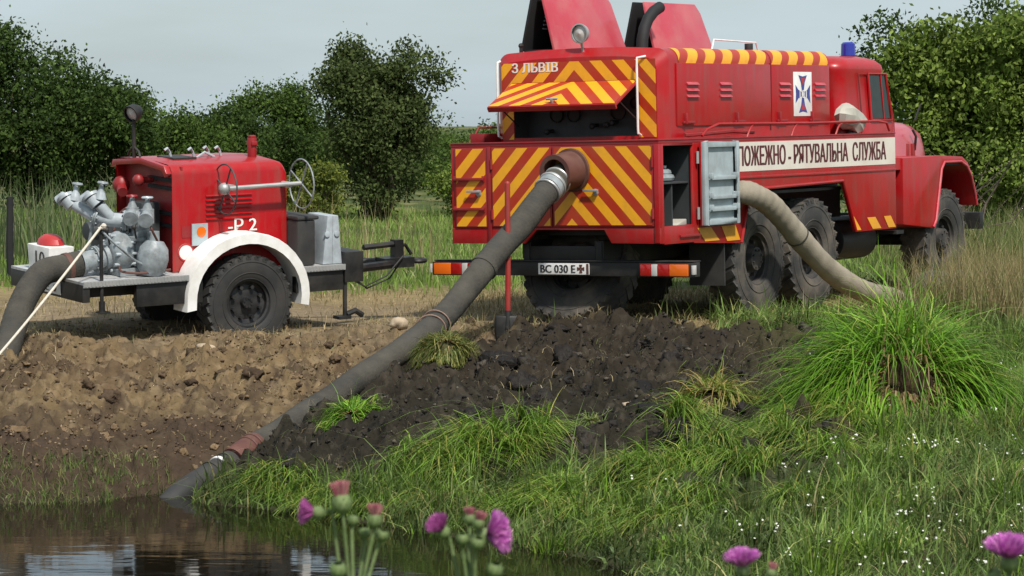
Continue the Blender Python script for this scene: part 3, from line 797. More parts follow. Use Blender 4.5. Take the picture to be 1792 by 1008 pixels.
# striped film wrapped over the roof edge
for (y0, y1) in ((0.80, 2.74), (2.79, 4.13)):
    b = MB(); pr = []
    r = 0.134
    for k in range(9):
        a = math.pi / 2 * (k / 8 * 1.0)
        pr.append((UX - 0.13 + r * math.cos(a), UZ1 - 0.13 + r * math.sin(a)))
    pr = [(UX + 0.004, UZ1 - 0.16)] + pr
    n_ = len(pr)
    b.add([(x, y0, z) for x, z in pr] + [(x, y1, z) for x, z in pr], [(i, i + 1, n_ + i + 1, n_ + i) for i in range(n_ - 1)])
    b.obj('reflective_film', M['roof_film'], truck)
b = MB(); b.bb(UX - 0.01, UX + 0.006, 2.757, 2.773, 1.9, UZ1 - 0.14); b.obj('seam', M['black'], truck)
# emblem plate
em = MB(); em.bb(UX + 0.0165, UX + 0.021, 3.27, 3.70, 2.04, 2.51); em = em.obj('emblem_plate', M['white'], truck, 0.002)
b = MB(); cy_, cz_ = 3.485, 2.275
for k in range(4):
    th = k * math.pi / 2; L_ = 0.2 if k % 2 == 1 else 0.175
    q = [(0.02, 0.02), (L_ * 0.6, 0.045), (L_, 0.10), (L_ * 0.93, 0.0), (L_, -0.10), (L_ * 0.6, -0.045), (0.02, -0.02)]
    b.add([(UX + 0.0225, cy_ + u * math.cos(th) - v * math.sin(th), cz_ + u * math.sin(th) + v * math.cos(th)) for u, v in q], [tuple(range(7))])
b.obj('emblem_cross', M['emblem_blue'], em, smooth=0)
b = MB()
for sgn in (1, -1):
    b.add([(UX + 0.024, cy_ + y_, cz_ + z_) for y_, z_ in ((-0.05, sgn * 0.17), (0.05, sgn * 0.17), (0.0, sgn * 0.09))], [(0, 1, 2)])
b.obj('emblem_red', M['emblem_red'], em, smooth=0)
text_obj('emblem_text', '101', 0.1, (UX + 0.0245, cy_, cz_), (0, 1, 0), (0, 0, 1), M['letter_white'], em, 0.003, 0.16, 0.085)
# roof lids standing open in pairs, exhaust, lamp, roof rails
for (y0, y1) in ((0.66, 2.12), (2.72, 4.05)):
    zt_ = 3.36 if y0 < 1 else 3.30
    kx = (zt_ - 2.74)
    b = MB(); b.prism([(-0.36, 2.752), (-0.345, 2.752), (-0.345 - 0.25 * kx, zt_), (-0.36 - 0.25 * kx, zt_)], 1, y0 + 0.0, y1)
    d = MB()
    c_in = 0.12
    d.add([(-0.345, y0, 2.752), (-0.345, y1, 2.752), (-0.345 - 0.25 * kx, y1 - 0.06, zt_ - 0.10), (-0.345 - 0.25 * kx - 0.02, y1 - 0.15, zt_), (-0.345 - 0.25 * kx - 0.02, y0 + 0.06, zt_), (-0.345 - 0.22 * kx, y0 + 0.02, zt_ - 0.08),
           (-0.375, y0, 2.752), (-0.375, y1, 2.752), (-0.375 - 0.25 * kx, y1 - 0.06, zt_ - 0.10), (-0.375 - 0.25 * kx - 0.02, y1 - 0.15, zt_), (-0.375 - 0.25 * kx - 0.02, y0 + 0.06, zt_), (-0.375 - 0.22 * kx, y0 + 0.02, zt_ - 0.08)],
          [(0, 1, 2, 3, 4, 5), (11, 10, 9, 8, 7, 6)] + [(i, (i + 1) % 6, 6 + (i + 1) % 6, 6 + i) for i in range(6)])
    d.obj('roof_lid', M['red_faded_sheen'], truck, 0.008)
    d = MB(); d.prism([(-0.76, 2.752), (-0.735, 2.752), (-0.735 + 0.24 * kx, zt_), (-0.76 + 0.24 * kx, zt_)], 1, y0, y1)
    ld = d.obj('roof_lid', M['soot'], truck, 0.004)
    tag(ld, 'sooty black underside of the raised left roof lid')
    for k in range(4):
        lb = MB(); zz_ = 2.98 + k * 0.04; xx_ = -0.735 + 0.24 * (zz_ - 2.752) + 0.004
        lb.bb(xx_, xx_ + 0.012, y0 + 0.30, y0 + 0.62, zz_, zz_ + 0.014); lb.obj('louvre_slot', M['grey'], ld)
b = MB(); b.bb(-0.74, -0.38, 0.7, 4.0, 2.70, 2.768); b.obj('engine_bay', M['soot'], truck)
b = MB(); b.tube([(-0.25, 2.25, 2.70), (-0.25, 2.27, 2.88), (-0.25, 2.32, 3.0), (-0.25, 2.40, 3.1), (-0.25, 2.52, 3.18), (-0.25, 2.66, 3.23)], 0.062, 14); b.obj('exhaust_pipe', M['soot'], truck)
lm = MB(); lm.lathe([(0.10, 0.001), (0.09, 0.05), (0.05, 0.085), (0, 0.10), (-0.01, 0.10), (-0.012, 0.088)], (0.03, 0.52, 2.905), (0.05, 1, 0.05), 24); lm.cyl((0.03, 0.58, 2.72), (0.03, 0.55, 2.82), 0.014, n=8)
lm = lm.obj('floodlight', M['steel'], truck)
b = MB(); b.lathe([(0, 0.001), (0.02, 0.06), (0.03, 0.088)], (0.03, 0.508, 2.905), (0.05, 1, 0.05), 24); b.obj('lens', M['clear_lamp'], lm)
b = MB(); b.tube([(0.45, 2.5, 2.75), (0.45, 2.55, 2.86), (0.45, 3.5, 2.84), (0.45, 3.55, 2.75)], 0.01, 6); b.obj('roof_rail', M['white'], truck)
b = MB(); b.cyl((0.6, 3.05, 2.74), (0.6, 3.05, 2.82), 0.045, n=12); b.obj('filler_cap', M['black'], truck, 0.006)
b = MB(); b.cyl((-0.75, 0.66, 2.72), (-0.75, 0.66, 2.80), 0.02, n=8); b.ball((-0.75, 0.66, 2.81), 0.03, 8); b.obj('roof_catch', M['black'], truck)
# things on the left walkway
b = MB(); b.bb(-1.19, -1.02, 0.35, 0.95, DK + 0.014, 1.93); b.tube([(-1.16, 0.4, 1.92), (-1.15, 0.45, 1.99), (-1.15, 0.8, 1.99), (-1.16, 0.9, 1.92)], 0.012, 6); b.obj('walkway_box', M['red_dull'], truck, 0.006)
# handrails along the walkways
for s in (1, -1):
    b = MB(); b.tube([(s * 1.16, 0.95, 1.86), (s * 1.16, 1.05, 1.92), (s * 1.16, 1.30, 1.975), (s * 1.16, 3.2, 1.965), (s * 1.16, 5.0, 1.97), (s * 1.16, 5.25, 1.95), (s * 1.16, 5.32, 1.86)], 0.014, 8)
    for y in (1.9, 2.9, 3.95): b.tube([(s * 1.16, y, DK), (s * 1.16, y + 0.06, 1.9), (s * 1.16, y + 0.14, 1.967)], 0.011, 6)
    b.obj('walkway_rail', M['red'], truck)
b = MB(); b.tube([(1.05, 0.8, 1.87), (1.07, 1.2, 1.88), (1.05, 1.8, 1.90), (1.08, 2.2, 1.88)], 0.02, 6); b.obj('pipe_run', M['red_dull'], truck)

# --- side stripe and lettering
st = MB(); st.bb(HW + 0.0005, HW + 0.004, 1.575, 5.372, 1.488, 1.785); st = st.obj('white_stripe', M['cream'], truck)
text_obj('side_lettering', 'ПОЖЕЖНО - РЯТУВАЛЬНА  СЛУЖБА', 0.2, (HW + 0.0062, 3.37, 1.645), (0, 1, 0), (0, 0, 1), M['letter'], st, 0.009, 3.50, 0.205)
for (q, z0, z1) in (((0.74, 1.02, 0.90, 1.20), 0.815, 0.955), ((1.24, 1.54, 1.36, 1.64), 0.80, 0.955)):
    b = MB(); b.add([(HW + 0.004, q[0], z1), (HW + 0.004, q[1], z1), (HW + 0.004, q[3], z0), (HW + 0.004, q[2], z0)], [(0, 1, 2, 3)]); b.obj('yellow_stripe', M['film_yellow'], truck, smooth=0)
for q in ((4.62, 4.83, 4.76, 4.98), (5.05, 5.23, 5.17, 5.36)):
    b = MB(); b.add([(HW + 0.004, q[0], 0.915), (HW + 0.004, q[1], 0.915), (HW + 0.004, q[3], 0.785), (HW + 0.004, q[2], 0.785)], [(0, 1, 2, 3)]); b.obj('yellow_stripe', M['film_yellow'], truck, smooth=0)
b = MB(); b.add([(HW + 0.004, 4.24, 0.97), (HW + 0.004, 4.30, 0.93), (HW + 0.004, 4.47, 0.785), (HW + 0.004, 4.345, 0.785)], [(0, 1, 2, 3)]); b.obj('yellow_stripe', M['film_yellow'], truck, smooth=0)
b = MB(); b.bb(HW + 0.001, HW + 0.02, 0.38, 0.78, 0.875, 0.90); b.obj('pull_handle', M['red_dull'], truck, 0.003)

# --- cab
def rrect(hx, y0, y1, r, n=6):
    p = []
    for (cx, cy, a0) in ((hx - r, y1 - r, 0), (-hx + r, y1 - r, 90), (-hx + r, y0 + r, 180), (hx - r, y0 + r, 270)):
        for k in range(n + 1):
            a = R(a0 + 90 * k / n); p.append((cx + r * math.cos(a), cy + r * math.sin(a)))
    return p
levels = [(1.30, 0.98, 4.50, 5.88, 0.10), (1.95, 1.0, 4.50, 5.88, 0.14), (2.02, 0.985, 4.50, 5.86, 0.16), (2.50, 0.95, 4.52, 5.74, 0.20), (2.545, 0.965, 4.50, 5.76, 0.22), (2.60, 0.955, 4.51, 5.74, 0.22), (2.66, 0.90, 4.56, 5.68, 0.24), (2.70, 0.76, 4.70, 5.54, 0.24), (2.715, 0.4, 4.95, 5.3, 0.15)]
b = MB(); NPc = len(rrect(1, 0, 1, 0.1))
for (z, hx, y0, y1, r) in levels: b.v += [(x, y, z) for x, y in rrect(hx, y0, y1, r)]
for i in range(len(levels) - 1):
    for j in range(NPc): b.f.append((i * NPc + j, i * NPc + (j + 1) % NPc, (i + 1) * NPc + (j + 1) % NPc, (i + 1) * NPc + j))
b.f.append(tuple(range((len(levels) - 1) * NPc, len(levels) * NPc))); b.f.append(tuple(range(NPc - 1, -1, -1)))
cab = b.obj('cab', M['red'], truck, smooth=50)
for s in (1, -1):
    b = MB(); b.add([(s * 1.004, 5.20, 2.00), (s * 1.004, 5.70, 2.00), (s * 0.972, 5.62, 2.48), (s * 0.972, 5.20, 2.48), (s * 0.95, 5.20, 2.00), (s * 0.95, 5.70, 2.00), (s * 0.92, 5.62, 2.48), (s * 0.92, 5.20, 2.48)],
                    [(0, 1, 2, 3), (7, 6, 5, 4), (0, 4, 5, 1), (1, 5, 6, 2), (2, 6, 7, 3), (3, 7, 4, 0)])
    wd_ = b.obj('door_window', M['glass'], cab)
    b = MB(); q = [(s * 1.008, 5.18, 1.98), (s * 1.008, 5.72, 1.98), (s * 0.974, 5.64, 2.50), (s * 0.974, 5.18, 2.50), (s * 1.008, 5.18, 1.98)]
    b.tube(q, 0.016, 6); b.tube([(s * 1.006, 5.52, 1.99), (s * 0.976, 5.50, 2.49)], 0.009, 6); b.obj('window_frame', M['red'], wd_)
    b = MB(); b.tube([(s * 1.002, 4.95, 1.40), (s * 1.004, 4.95, 2.0), (s * 0.968, 4.95, 2.50), (s * 0.966, 5.64, 2.50), (s * 1.004, 5.78, 1.98), (s * 1.0, 5.8, 1.40)], 0.007, 6); b.obj('door_seam', M['red_dull'], cab)
b = MB(); b.add([(x, y, z) for x, y, z in ((-0.82, 5.885, 2.03), (0.82, 5.885, 2.03), (0.76, 5.79, 2.47), (-0.76, 5.79, 2.47))], [(0, 1, 2, 3)]); b.obj('windscreen', M['glass'], cab)
b = MB(); b.lathe([(0, 0.001), (0, 0.10), (0.03, 0.10), (0.03, 0.001)], (0.62, 5.42, 2.685), (0, 0, 1), 20)
be = b.obj('beacon', M['black'], truck)
b = MB(); b.lathe([(0, 0.085), (0.13, 0.08), (0.15, 0.06), (0.155, 0.001)], (0.62, 5.42, 2.715), (0, 0, 1), 20); b.obj('beacon_glass', M['blue'], be)

# --- bonnet, wings, front
lv2 = [(5.86, 0.80, 1.98), (6.4, 0.74, 1.99), (7.1, 0.66, 1.97), (7.45, 0.60, 1.93), (7.62, 0.55, 1.84), (7.70, 0.50, 1.72), (7.72, 0.48, 1.30)]
b = MB(); n_ = 0
for (y, hx, zt_) in lv2:
    prof = [(hx, 1.30), (hx, zt_ - 0.26), (hx * 0.94, zt_ - 0.12), (hx * 0.75, zt_ - 0.03), (hx * 0.4, zt_), (0, zt_ + 0.008)]
    prof = prof + [(-x, z) for x, z in reversed(prof[:-1])]
    prof = [(x, max(z, 1.30)) for x, z in prof]
    b.v += [(x, y, z) for x, z in prof]; n_ = len(prof)
for i in range(len(lv2) - 1):
    for j in range(n_): b.f.append((i * n_ + j, i * n_ + (j + 1) % n_, (i + 1) * n_ + (j + 1) % n_, (i + 1) * n_ + j))
b.f.append(tuple(range((len(lv2) - 1) * n_, len(lv2) * n_)))
bon = b.obj('bonnet', M['red_faded_sheen'], truck, smooth=60)
b = MB()
b.tube([(0.62, 7.2, 1.97), (0.64, 7.25, 2.08), (0.66, 7.28, 2.16)], 0.012, 6); b.tube([(0.7, 6.95, 1.86), (0.72, 7.0, 1.78), (0.70, 7.0, 1.62)], 0.016, 6); b.obj('bonnet_hook', M['black'], bon)
for k in range(5):
    b = MB(); b.bb(0.655, 0.705, 6.3 + k * 0.16, 6.37 + k * 0.16, 1.52, 1.70); b.obj('bonnet_vent', M['red_dull'], bon, 0.01)
for s in (1, -1):
    x0, x1 = (0.60, HW) if s > 0 else (-HW, -0.60)
    b = MB(); b.prism([(5.58, 0.80), (6.38, 0.73), (6.45, 0.80), (6.62, 1.40), (6.70, 1.475), (7.18, 1.475), (7.34, 1.42), (7.47, 1.29), (7.57, 1.12), (7.62, 0.95), (7.665, 0.96), (7.62, 1.14), (7.52, 1.33), (7.40, 1.46), (7.24, 1.535), (6.6, 1.56), (5.58, 1.55)], 0, x0, x1)
    wg = b.obj('front_wing', M['red'], truck, 0.012)
    b = MB(); b.tube([(s * 1.205, 6.38, 0.74), (s * 1.205, 6.46, 0.82), (s * 1.205, 6.63, 1.40), (s * 1.205, 6.71, 1.48), (s * 1.205, 7.18, 1.48), (s * 1.205, 7.34, 1.425), (s * 1.205, 7.48, 1.30), (s * 1.205, 7.58, 1.12), (s * 1.205, 7.635, 0.96)], 0.016, 8); b.obj('wing_lip', M['red_faded_sheen'], wg)
    b = MB(); b.bb(x0 + 0.01, x1 - 0.01, 6.70, 7.20, 1.44, 1.468); b.bb(min(s * 0.60, s * 0.62), max(s * 0.60, s * 0.62), 6.4, 7.6, 0.8, 1.46); b.obj('wing_liner', M['soot'], wg)
    b = MB(); b.bb(x0 + 0.25 if s > 0 else x0, x1 if s > 0 else x1 - 0.25, 5.385, 5.575, 0.70, 0.74); b.obj('step', M['black'], truck); b = MB(); b.bb(x0 + 0.3 if s > 0 else x0, x1 - 0.12 if s > 0 else x1 - 0.3, 5.385, 5.575, 1.05, 1.08); b.obj('step', M['black'], truck)
    b = MB(); b.bb(x0, x1 - 0.02, 5.39, 5.57, 1.42, 1.54); b.obj('sill', M['red'], truck)
    b = MB(); b.lathe([(0, 0.001), (0.01, 0.10), (-0.03, 0.12), (-0.10, 0.09), (-0.14, 0.001)], (s * 0.78, 7.70, 1.25), (0, 1, 0), 20); b.obj('headlamp', M['clear_lamp'], truck)
b = MB(); b.bb(-1.15, 1.15, 7.85, 7.95, 0.66, 0.86); b.bb(-0.46, -0.38, 7.6, 7.86, 0.68, 0.84); b.bb(0.38, 0.46, 7.6, 7.86, 0.68, 0.84); b.obj('front_bumper', M['black'], truck, 0.01)
# canvas bundle on the walkway by the cab
b = MB(); b.ball((1.07, 4.52, 1.975), 0.15, 12, (0.75, 2.1, 1.0))
cb = b.obj('canvas_bag', M['canvas'], None, smooth=22)
for v in cb.data.vertices:
    c_ = v.co; k_ = 0.5 + 0.5 * math.sin(c_.y * 17 + c_.z * 9) * math.sin(c_.z * 21 + c_.x * 13 + c_.y * 5)
    c_.z = max(c_.z + 0.05 * (k_ - 0.4) + (0.05 if c_.y < 4.55 else -0.02), DK + 0.016)
    c_.x += 0.05 * (k_ - 0.5) + random.uniform(-0.012, 0.012); c_.y += random.uniform(-0.03, 0.03); c_.z = max(c_.z + random.uniform(-0.015, 0.015), DK + 0.016)
cb.matrix_world = TRUCK
tag(cb, 'rumpled pale canvas bundle on the truck walkway behind the cab', 'bag')
# bucket below the truck
b = MB(); b.lathe([(0, 0.001), (0, 0.11), (0.30, 0.155), (0.305, 0.165), (0.28, 0.16), (0.02, 0.10), (0.02, 0.001)], (0, 0, 0), (0, 0, 1), 24)
bk = b.obj('plastic_bucket', M['plastic'], None)
bk.matrix_world = Matrix.Translation(TRUCK @ Vector((-0.06, 0.95, 0.02)))
tag(bk, 'cloudy plastic bucket on the ground under the truck\'s rear', 'bucket')
bh = MB(); bh.tube([(0.165 * math.cos(a), 0.165 * math.sin(a) * 0.3, 0.29 + 0.12 * math.sin(a)) for a in [math.pi * k / 10 for k in range(11)]], 0.006, 6); bh.obj('bucket_handle', M['steel'], bk)

# ------------------------------------------------------------------ pump trailer
def catm(P, n):
    return catmull(P, n)

tr = empty('pump_trailer', 'red two-wheeled motor pump trailer with white mudguard and grey pump fittings', 'trailer', mw=TRAIL)
wheel_set(tr, [(0.68, 0, 0.34, 1), (-0.70, 0, 0.34, -1)], 0.47, 0.24, 0.235, 30, M['rubber_dark'], mat('black_rim', (0.014, 0.014, 0.015), 0.45, var=0.2, dirt=(0.06, 0.055, 0.05), dirt_amt=0.5, dirt_scale=6), 0.06, 0.05)
b = MB(); b.cyl((-0.62, 0, 0.34), (0.6, 0, 0.34), 0.045, n=12); b.obj('axle', M['black'], tr)
b = MB(); b.bb(-0.80, 0.80, -1.76, -0.66, 0.625, 0.65); b.bb(-0.55, 0.55, -0.66, 0.60, 0.625, 0.65); b.bb(-0.80, 0.80, 0.60, 1.06, 0.625, 0.65); b.obj('deck', M['checker'], tr)
b = MB(); b.bb(0.80, 0.812, -1.76, -0.66, 0.60, 0.655)
for k in range(30):
    y = -1.74 + k * 0.036
    b.box((0.814, y, 0.628), (0.004, 0.022, 0.04))
b.obj('deck_edge', M['steel'], tr)
b = MB(); b.bb(0.80, 0.812, 0.60, 1.06, 0.60, 0.655)
for k in range(12):
    b.box((0.814, 0.63 + k * 0.036, 0.628), (0.004, 0.022, 0.04))
b.obj('deck_edge', M['steel'], tr)
b = MB()
for s in (-1, 1):
    b.bb(s * 0.5 - 0.04, s * 0.5 + 0.04, -1.70, 1.2, 0.47, 0.622)
b.bb(0.72, 0.78, -1.2, -0.5, 0.38, 0.60); b.bb(0.70, 0.78, 0.52, 1.05, 0.40, 0.60)
b.bb(-0.80, 0.80, -1.765, -1.69, 0.46, 0.62); b.bb(-0.8, 0.8, 1.06, 1.27, 0.47, 0.77)
b.bb(-0.46, 0.46, -0.05, 0.05, 0.47, 0.62); b.bb(-0.46, 0.46, 0.55, 0.63, 0.47, 0.62)
b.obj('chassis_frame', M['black'], tr, 0.005)
b = MB()
for s in (-1, 1): b.tube([(s * 0.5, 1.2, 0.55), (s * 0.08, 2.05, 0.52)], 0.045, 8)
b.bb(-0.1, 0.1, 1.95, 2.3, 0.48, 0.58); b.bb(-0.05, 0.05, 2.1, 2.2, 0.58, 0.76); b.tube([(0, 1.75, 0.70), (0, 2.2, 0.72)], 0.03, 8); b.torus((0, 2.4, 0.53), (0, 0, 1), 0.075, 0.025, 20, 8)
b.tube([(0, 2.1, 0.68), (0.0, 2.25, 0.70), (0, 2.32, 0.6)], 0.02, 6)
db = b.obj('drawbar', M['black'], tr)
b = MB(); b.tube([(0.3, 1.3, 0.5), (0.28, 1.6, 0.34), (0.2, 1.9, 0.42), (0.12, 2.15, 0.6)], 0.009, 6); b.tube([(0.2, 1.4, 0.52), (0.15, 1.7, 0.30), (0.1, 2.0, 0.38), (0.05, 2.2, 0.58)], 0.009, 6); b.obj('brake_cable', M['rubber_dark'], db)
b = MB(); b.cyl((0.76, 1.08, 0.62), (0.76, 1.08, 0.14), 0.022, n=10); b.bb(0.70, 0.82, 0.98, 1.12, 0.11, 0.14); b.tube([(0.76, 1.10, 0.15), (0.76, 1.2, 0.18), (0.76, 1.28, 0.13)], 0.03, 8); b.obj('prop_stand', M['black'], tr)
b = MB(); b.cyl((0.78, -1.56, 1.17), (0.78, -1.56, 0.38), 0.018, n=10); b.cyl((0.78, -1.56, 0.46), (0.78, -1.56, 0.36), 0.03, n=10); b.bb(0.73, 0.84, -1.60, -1.50, 0.35, 0.365); b.obj('prop_stand', M['black'], tr)
# mudguards
for s in (1, -1):
    pr = []
    for k in range(21):
        a = R(193 - 204 * k / 20); pr.append((-0.02 + 0.69 * math.cos(a) * (0.98 if math.cos(a) < 0 else 0.97), 0.40 + 0.625 * max(math.sin(a), -0.2)))
    pr[0] = (-0.70, 0.30); pr[1] = (-0.695, 0.42)
    x0, x1 = (0.56, 0.84) if s > 0 else (-0.84, -0.56)
    b = MB(); n_ = len(pr)
    inn = [(-0.02 + (y + 0.02) * 0.85, 0.40 + (z - 0.40) * 0.83) for y, z in pr]
    lip = [(-0.02 + (y + 0.02) * 0.85, 0.40 + (z - 0.40) * 0.83) for y, z in pr]
    xo = x1 if s > 0 else x0; xi = x0 if s > 0 else x1
    for (pp, xq) in ((pr, xi), (pr, xo - s * 0.03), ([(-0.02 + (y + 0.02) * 0.99, 0.40 + (z - 0.40) * 0.985) for y, z in pr], xo - s * 0.008), (lip, xo), (inn, xo - s * 0.012), (inn, xi)):
        b.v += [(xq, y, z) for y, z in pp]
    for r_ in range(5):
        for i in range(n_ - 1): b.f.append((r_ * n_ + i, r_ * n_ + i + 1, (r_ + 1) * n_ + i + 1, (r_ + 1) * n_ + i))
    b.obj('mudguard', M['white'], tr, smooth=50)
# engine cover: flared sides, rounded shoulders
BX0, BX1, BY0, BY1, BZ0, BZ1 = -0.64, 0.55, -0.70, 0.55, 0.655, 1.68
prof = [(BX1, BZ0), (BX1, BZ1 - 0.10), (BX1 - 0.01, BZ1 - 0.06), (BX1 - 0.04, BZ1 - 0.02), (BX1 - 0.09, BZ1), (0, BZ1 + 0.03), (BX0 + 0.09, BZ1), (BX0 + 0.04, BZ1 - 0.02), (BX0 + 0.01, BZ1 - 0.06), (BX0, BZ1 - 0.10), (BX0, BZ0)]
b = MB(); n_ = len(prof)
ycuts = [BY0 - 0.0, BY0 + 0.02, BY1 - 0.10, BY1 - 0.03, BY1]
for yq, dz in zip(ycuts, (0.0, 0, 0, -0.025, -0.07)):
    b.v += [(x * (1 if yq < BY1 else 0.985), yq, z + (dz if z > 1.4 else 0)) for x, z in prof]
for i in range(len(ycuts) - 1):
    for j in range(n_): b.f.append((i * n_ + j, i * n_ + (j + 1) % n_, (i + 1) * n_ + (j + 1) % n_, (i + 1) * n_ + j))
b.f.append(tuple(range((len(ycuts) - 1) * n_, len(ycuts) * n_)))
cov = b.obj('engine_cover', M['red'], tr)
b = MB(); b.bb(BX0 + 0.01, BX1 - 0.01, BY0 + 0.10, BY0 + 0.12, BZ0, BZ1 - 0.02); bk_ = b.obj('rear_bulkhead', M['red_dull'], cov)
for (z0, z1) in ((1.50, 1.535), (1.42, 1.455), (1.18, 1.215), (1.06, 1.095)):
    b = MB(); b.bb(-0.1, BX1 - 0.03, BY0 + 0.07, BY0 + 0.099, z0, z1); b.obj('vent_slot', M['soot'], bk_)
b = MB(); b.prism([(BX0, BZ1 - 0.1), (BX0 + 0.05, BZ1 - 0.02), (0, BZ1 + 0.035), (BX1 - 0.05, BZ1 - 0.01), (BX1, BZ1 - 0.08), (BX1 - 0.03, BZ1 - 0.12), (BX1 - 0.1, BZ1 - 0.06), (0, BZ1 - 0.02), (BX0 + 0.1, BZ1 - 0.07)], 1, BY0 - 0.06, BY0 - 0.002); b.obj('cover_lip', M['red'], cov, 0.004)
for k in range(6):
    lb = MB(); zq = 1.38 - k * 0.045
    lb.prism([(BX1 - 0.002, zq), (BX1 + 0.018, zq - 0.014), (BX1 - 0.002, zq - 0.02)], 1, -0.34, 0.16); lb.obj('louvre', M['red'], cov)
text_obj('trailer_lettering', '-Р 2', 0.15, (BX1 + 0.006, 0.055, 1.075), (0, 1, 0), (0, 0, 1), M['letter_white'], cov, 0.003, 0.31, 0.125)
# rail with two spoked hand wheels
rl = MB(); rl.tube([(0.70, -0.20, 1.445), (0.70, 0.62, 1.46)], 0.022, 10); rl.cyl((0.56, -0.12, 1.45), (0.70, -0.12, 1.45), 0.03, n=10); rl.cyl((0.56, 0.5, 1.45), (0.70, 0.5, 1.45), 0.03, n=10)
rl.ball((0.70, -0.22, 1.445), 0.06, 12); rl = rl.obj('reel_shaft', M['steel'], tr)
for (y, z) in ((-0.21, 1.44), (0.63, 1.455)):
    b = MB(); b.torus((0.70, y, z), (0, 1, 0.0), 0.24, 0.008, 36, 6)
    u = Vector((-1, 0, 0)); v = Vector((0, 0, 1))
    for k in range(4):
        a = math.pi / 2 * k + 0.5; e_ = Vector((0.70, y, z)) + (u * math.cos(a) + v * math.sin(a)) * 0.24
        b.tube([(0.70, y, z), e_], 0.008, 6)
    b.obj('reel_wheel', M['panel_grey'] if y < 0 else M['grey_cast'], rl)
# stickers on the cover side
b = MB(); b.bb(BX1 + 0.001, BX1 + 0.004, -0.60, -0.42, 0.98, 1.09); b.obj('red_label', M['red_dull'], cov)
b = MB(); b.bb(BX1 + 0.0045, BX1 + 0.02, -0.50, -0.33, 0.90, 1.11); lbp = b.obj('notice_plate', M['door_grey'], cov)
b = MB(); b.lathe([(0, 0.001), (0, 0.05), (0.003, 0.05), (0.003, 0.001)], (BX1 + 0.0205, -0.40, 1.03), (1, 0, 0), 20); b.obj('orange_disc', M['orange_lamp'], lbp)
b = MB(); b.lathe([(0, 0.001), (0, 0.085), (0.003, 0.085), (0.003, 0.001)], (BX1 + 0.0015, -0.56, 0.84), (1, 0, 0), 24); ds = b.obj('speed_disc', M['white'], cov)
b = MB(); b.lathe([(0, 0.072), (0.003, 0.072), (0.003, 0.085), (0, 0.085)], (BX1 + 0.0047, -0.56, 0.84), (1, 0, 0), 24); b.obj('disc_rim', M['emblem_red'], ds)
# on top: exhaust stack, hooks
b = MB(); b.cyl((0.20, 0.36, BZ1 - 0.02), (0.20, 0.36, BZ1 + 0.20), 0.045, n=12); b.bb(0.14, 0.26, 0.33, 0.39, BZ1 + 0.13, BZ1 + 0.17); b.bb(0.17, 0.23, 0.33, 0.39, BZ1 + 0.2, BZ1 + 0.225); b.obj('exhaust_stack', M['red_dull'], cov, 0.005)
for (y, dx) in ((-0.42, 0), (-0.22, 0.1), (0.0, 0.0), (0.1, 0.05)):
    b = MB(); b.tube([(0.0 + dx, y, BZ1 + 0.01), (0.0 + dx, y - 0.02, BZ1 + 0.08), (0.03 + dx, y - 0.06, BZ1 + 0.12), (0.03 + dx, y - 0.09, BZ1 + 0.10)], 0.013, 6); b.obj('lid_hook', M['grey'], cov)
b = MB(); b.tube([(0.1, -0.2, BZ1 + 0.02), (0.08, -0.1, BZ1 + 0.07), (0.1, 0.0, BZ1 + 0.02)], 0.012, 6)
b.obj('lid_handle', M['grey'], cov)
b = MB(); b.bb(-0.15, 0.2, -0.5, -0.25, BZ1 + 0.01, BZ1 + 0.035); b.obj('lid_plate', M['black'], cov)
# work lamp on a mast
lm = MB(); lm.cyl((-0.40, -0.62, 1.66), (-0.40, -0.62, 2.06), 0.02, n=8); lm.tube([(-0.53, -0.62, 1.70), (-0.5, -0.62, 1.75), (-0.40, -0.62, 1.79), (-0.3, -0.62, 1.75), (-0.27, -0.62, 1.70)], 0.012, 6); lm = lm.obj('lamp_mast', M['black'], tr)
b = MB(); b.lathe([(0.14, 0.001), (0.12, 0.05), (0.07, 0.08), (0, 0.088), (-0.01, 0.088), (-0.01, 0.075)], (-0.38, -0.66, 2.11), (-0.35, 0.9, 0.35), 20); b.obj('lamp_shell', M['black'], lm)
b = MB(); b.lathe([(-0.01, 0.001), (0.01, 0.055), (0.02, 0.076)], (-0.38, -0.66, 2.11), (-0.35, 0.9, 0.35), 20); b.obj('lamp_glass', M['clear_lamp'], lm)
# front: battery box and folded plates
b = MB(); b.bb(0.10, 0.74, 0.56, 0.76, 0.655, 1.10); b.bb(0.09, 0.75, 0.555, 0.80, 1.10, 1.14); b.obj('battery_box', M['rubber_dark'], tr, 0.03)
for (y, t_) in ((0.84, 0.03), (0.95, -0.02)):
    b = MB(); b.prism([(y, 0.655), (y + 0.11, 0.655), (y + 0.09 + t_, 1.13), (y + 0.03 + t_, 1.13)], 0, 0.35, 0.74); b.cyl((0.74, y + 0.05, 0.95), (0.755, y + 0.05, 0.95), 0.03, n=12); b.obj('foot_plate', M['grey'], tr, 0.01)
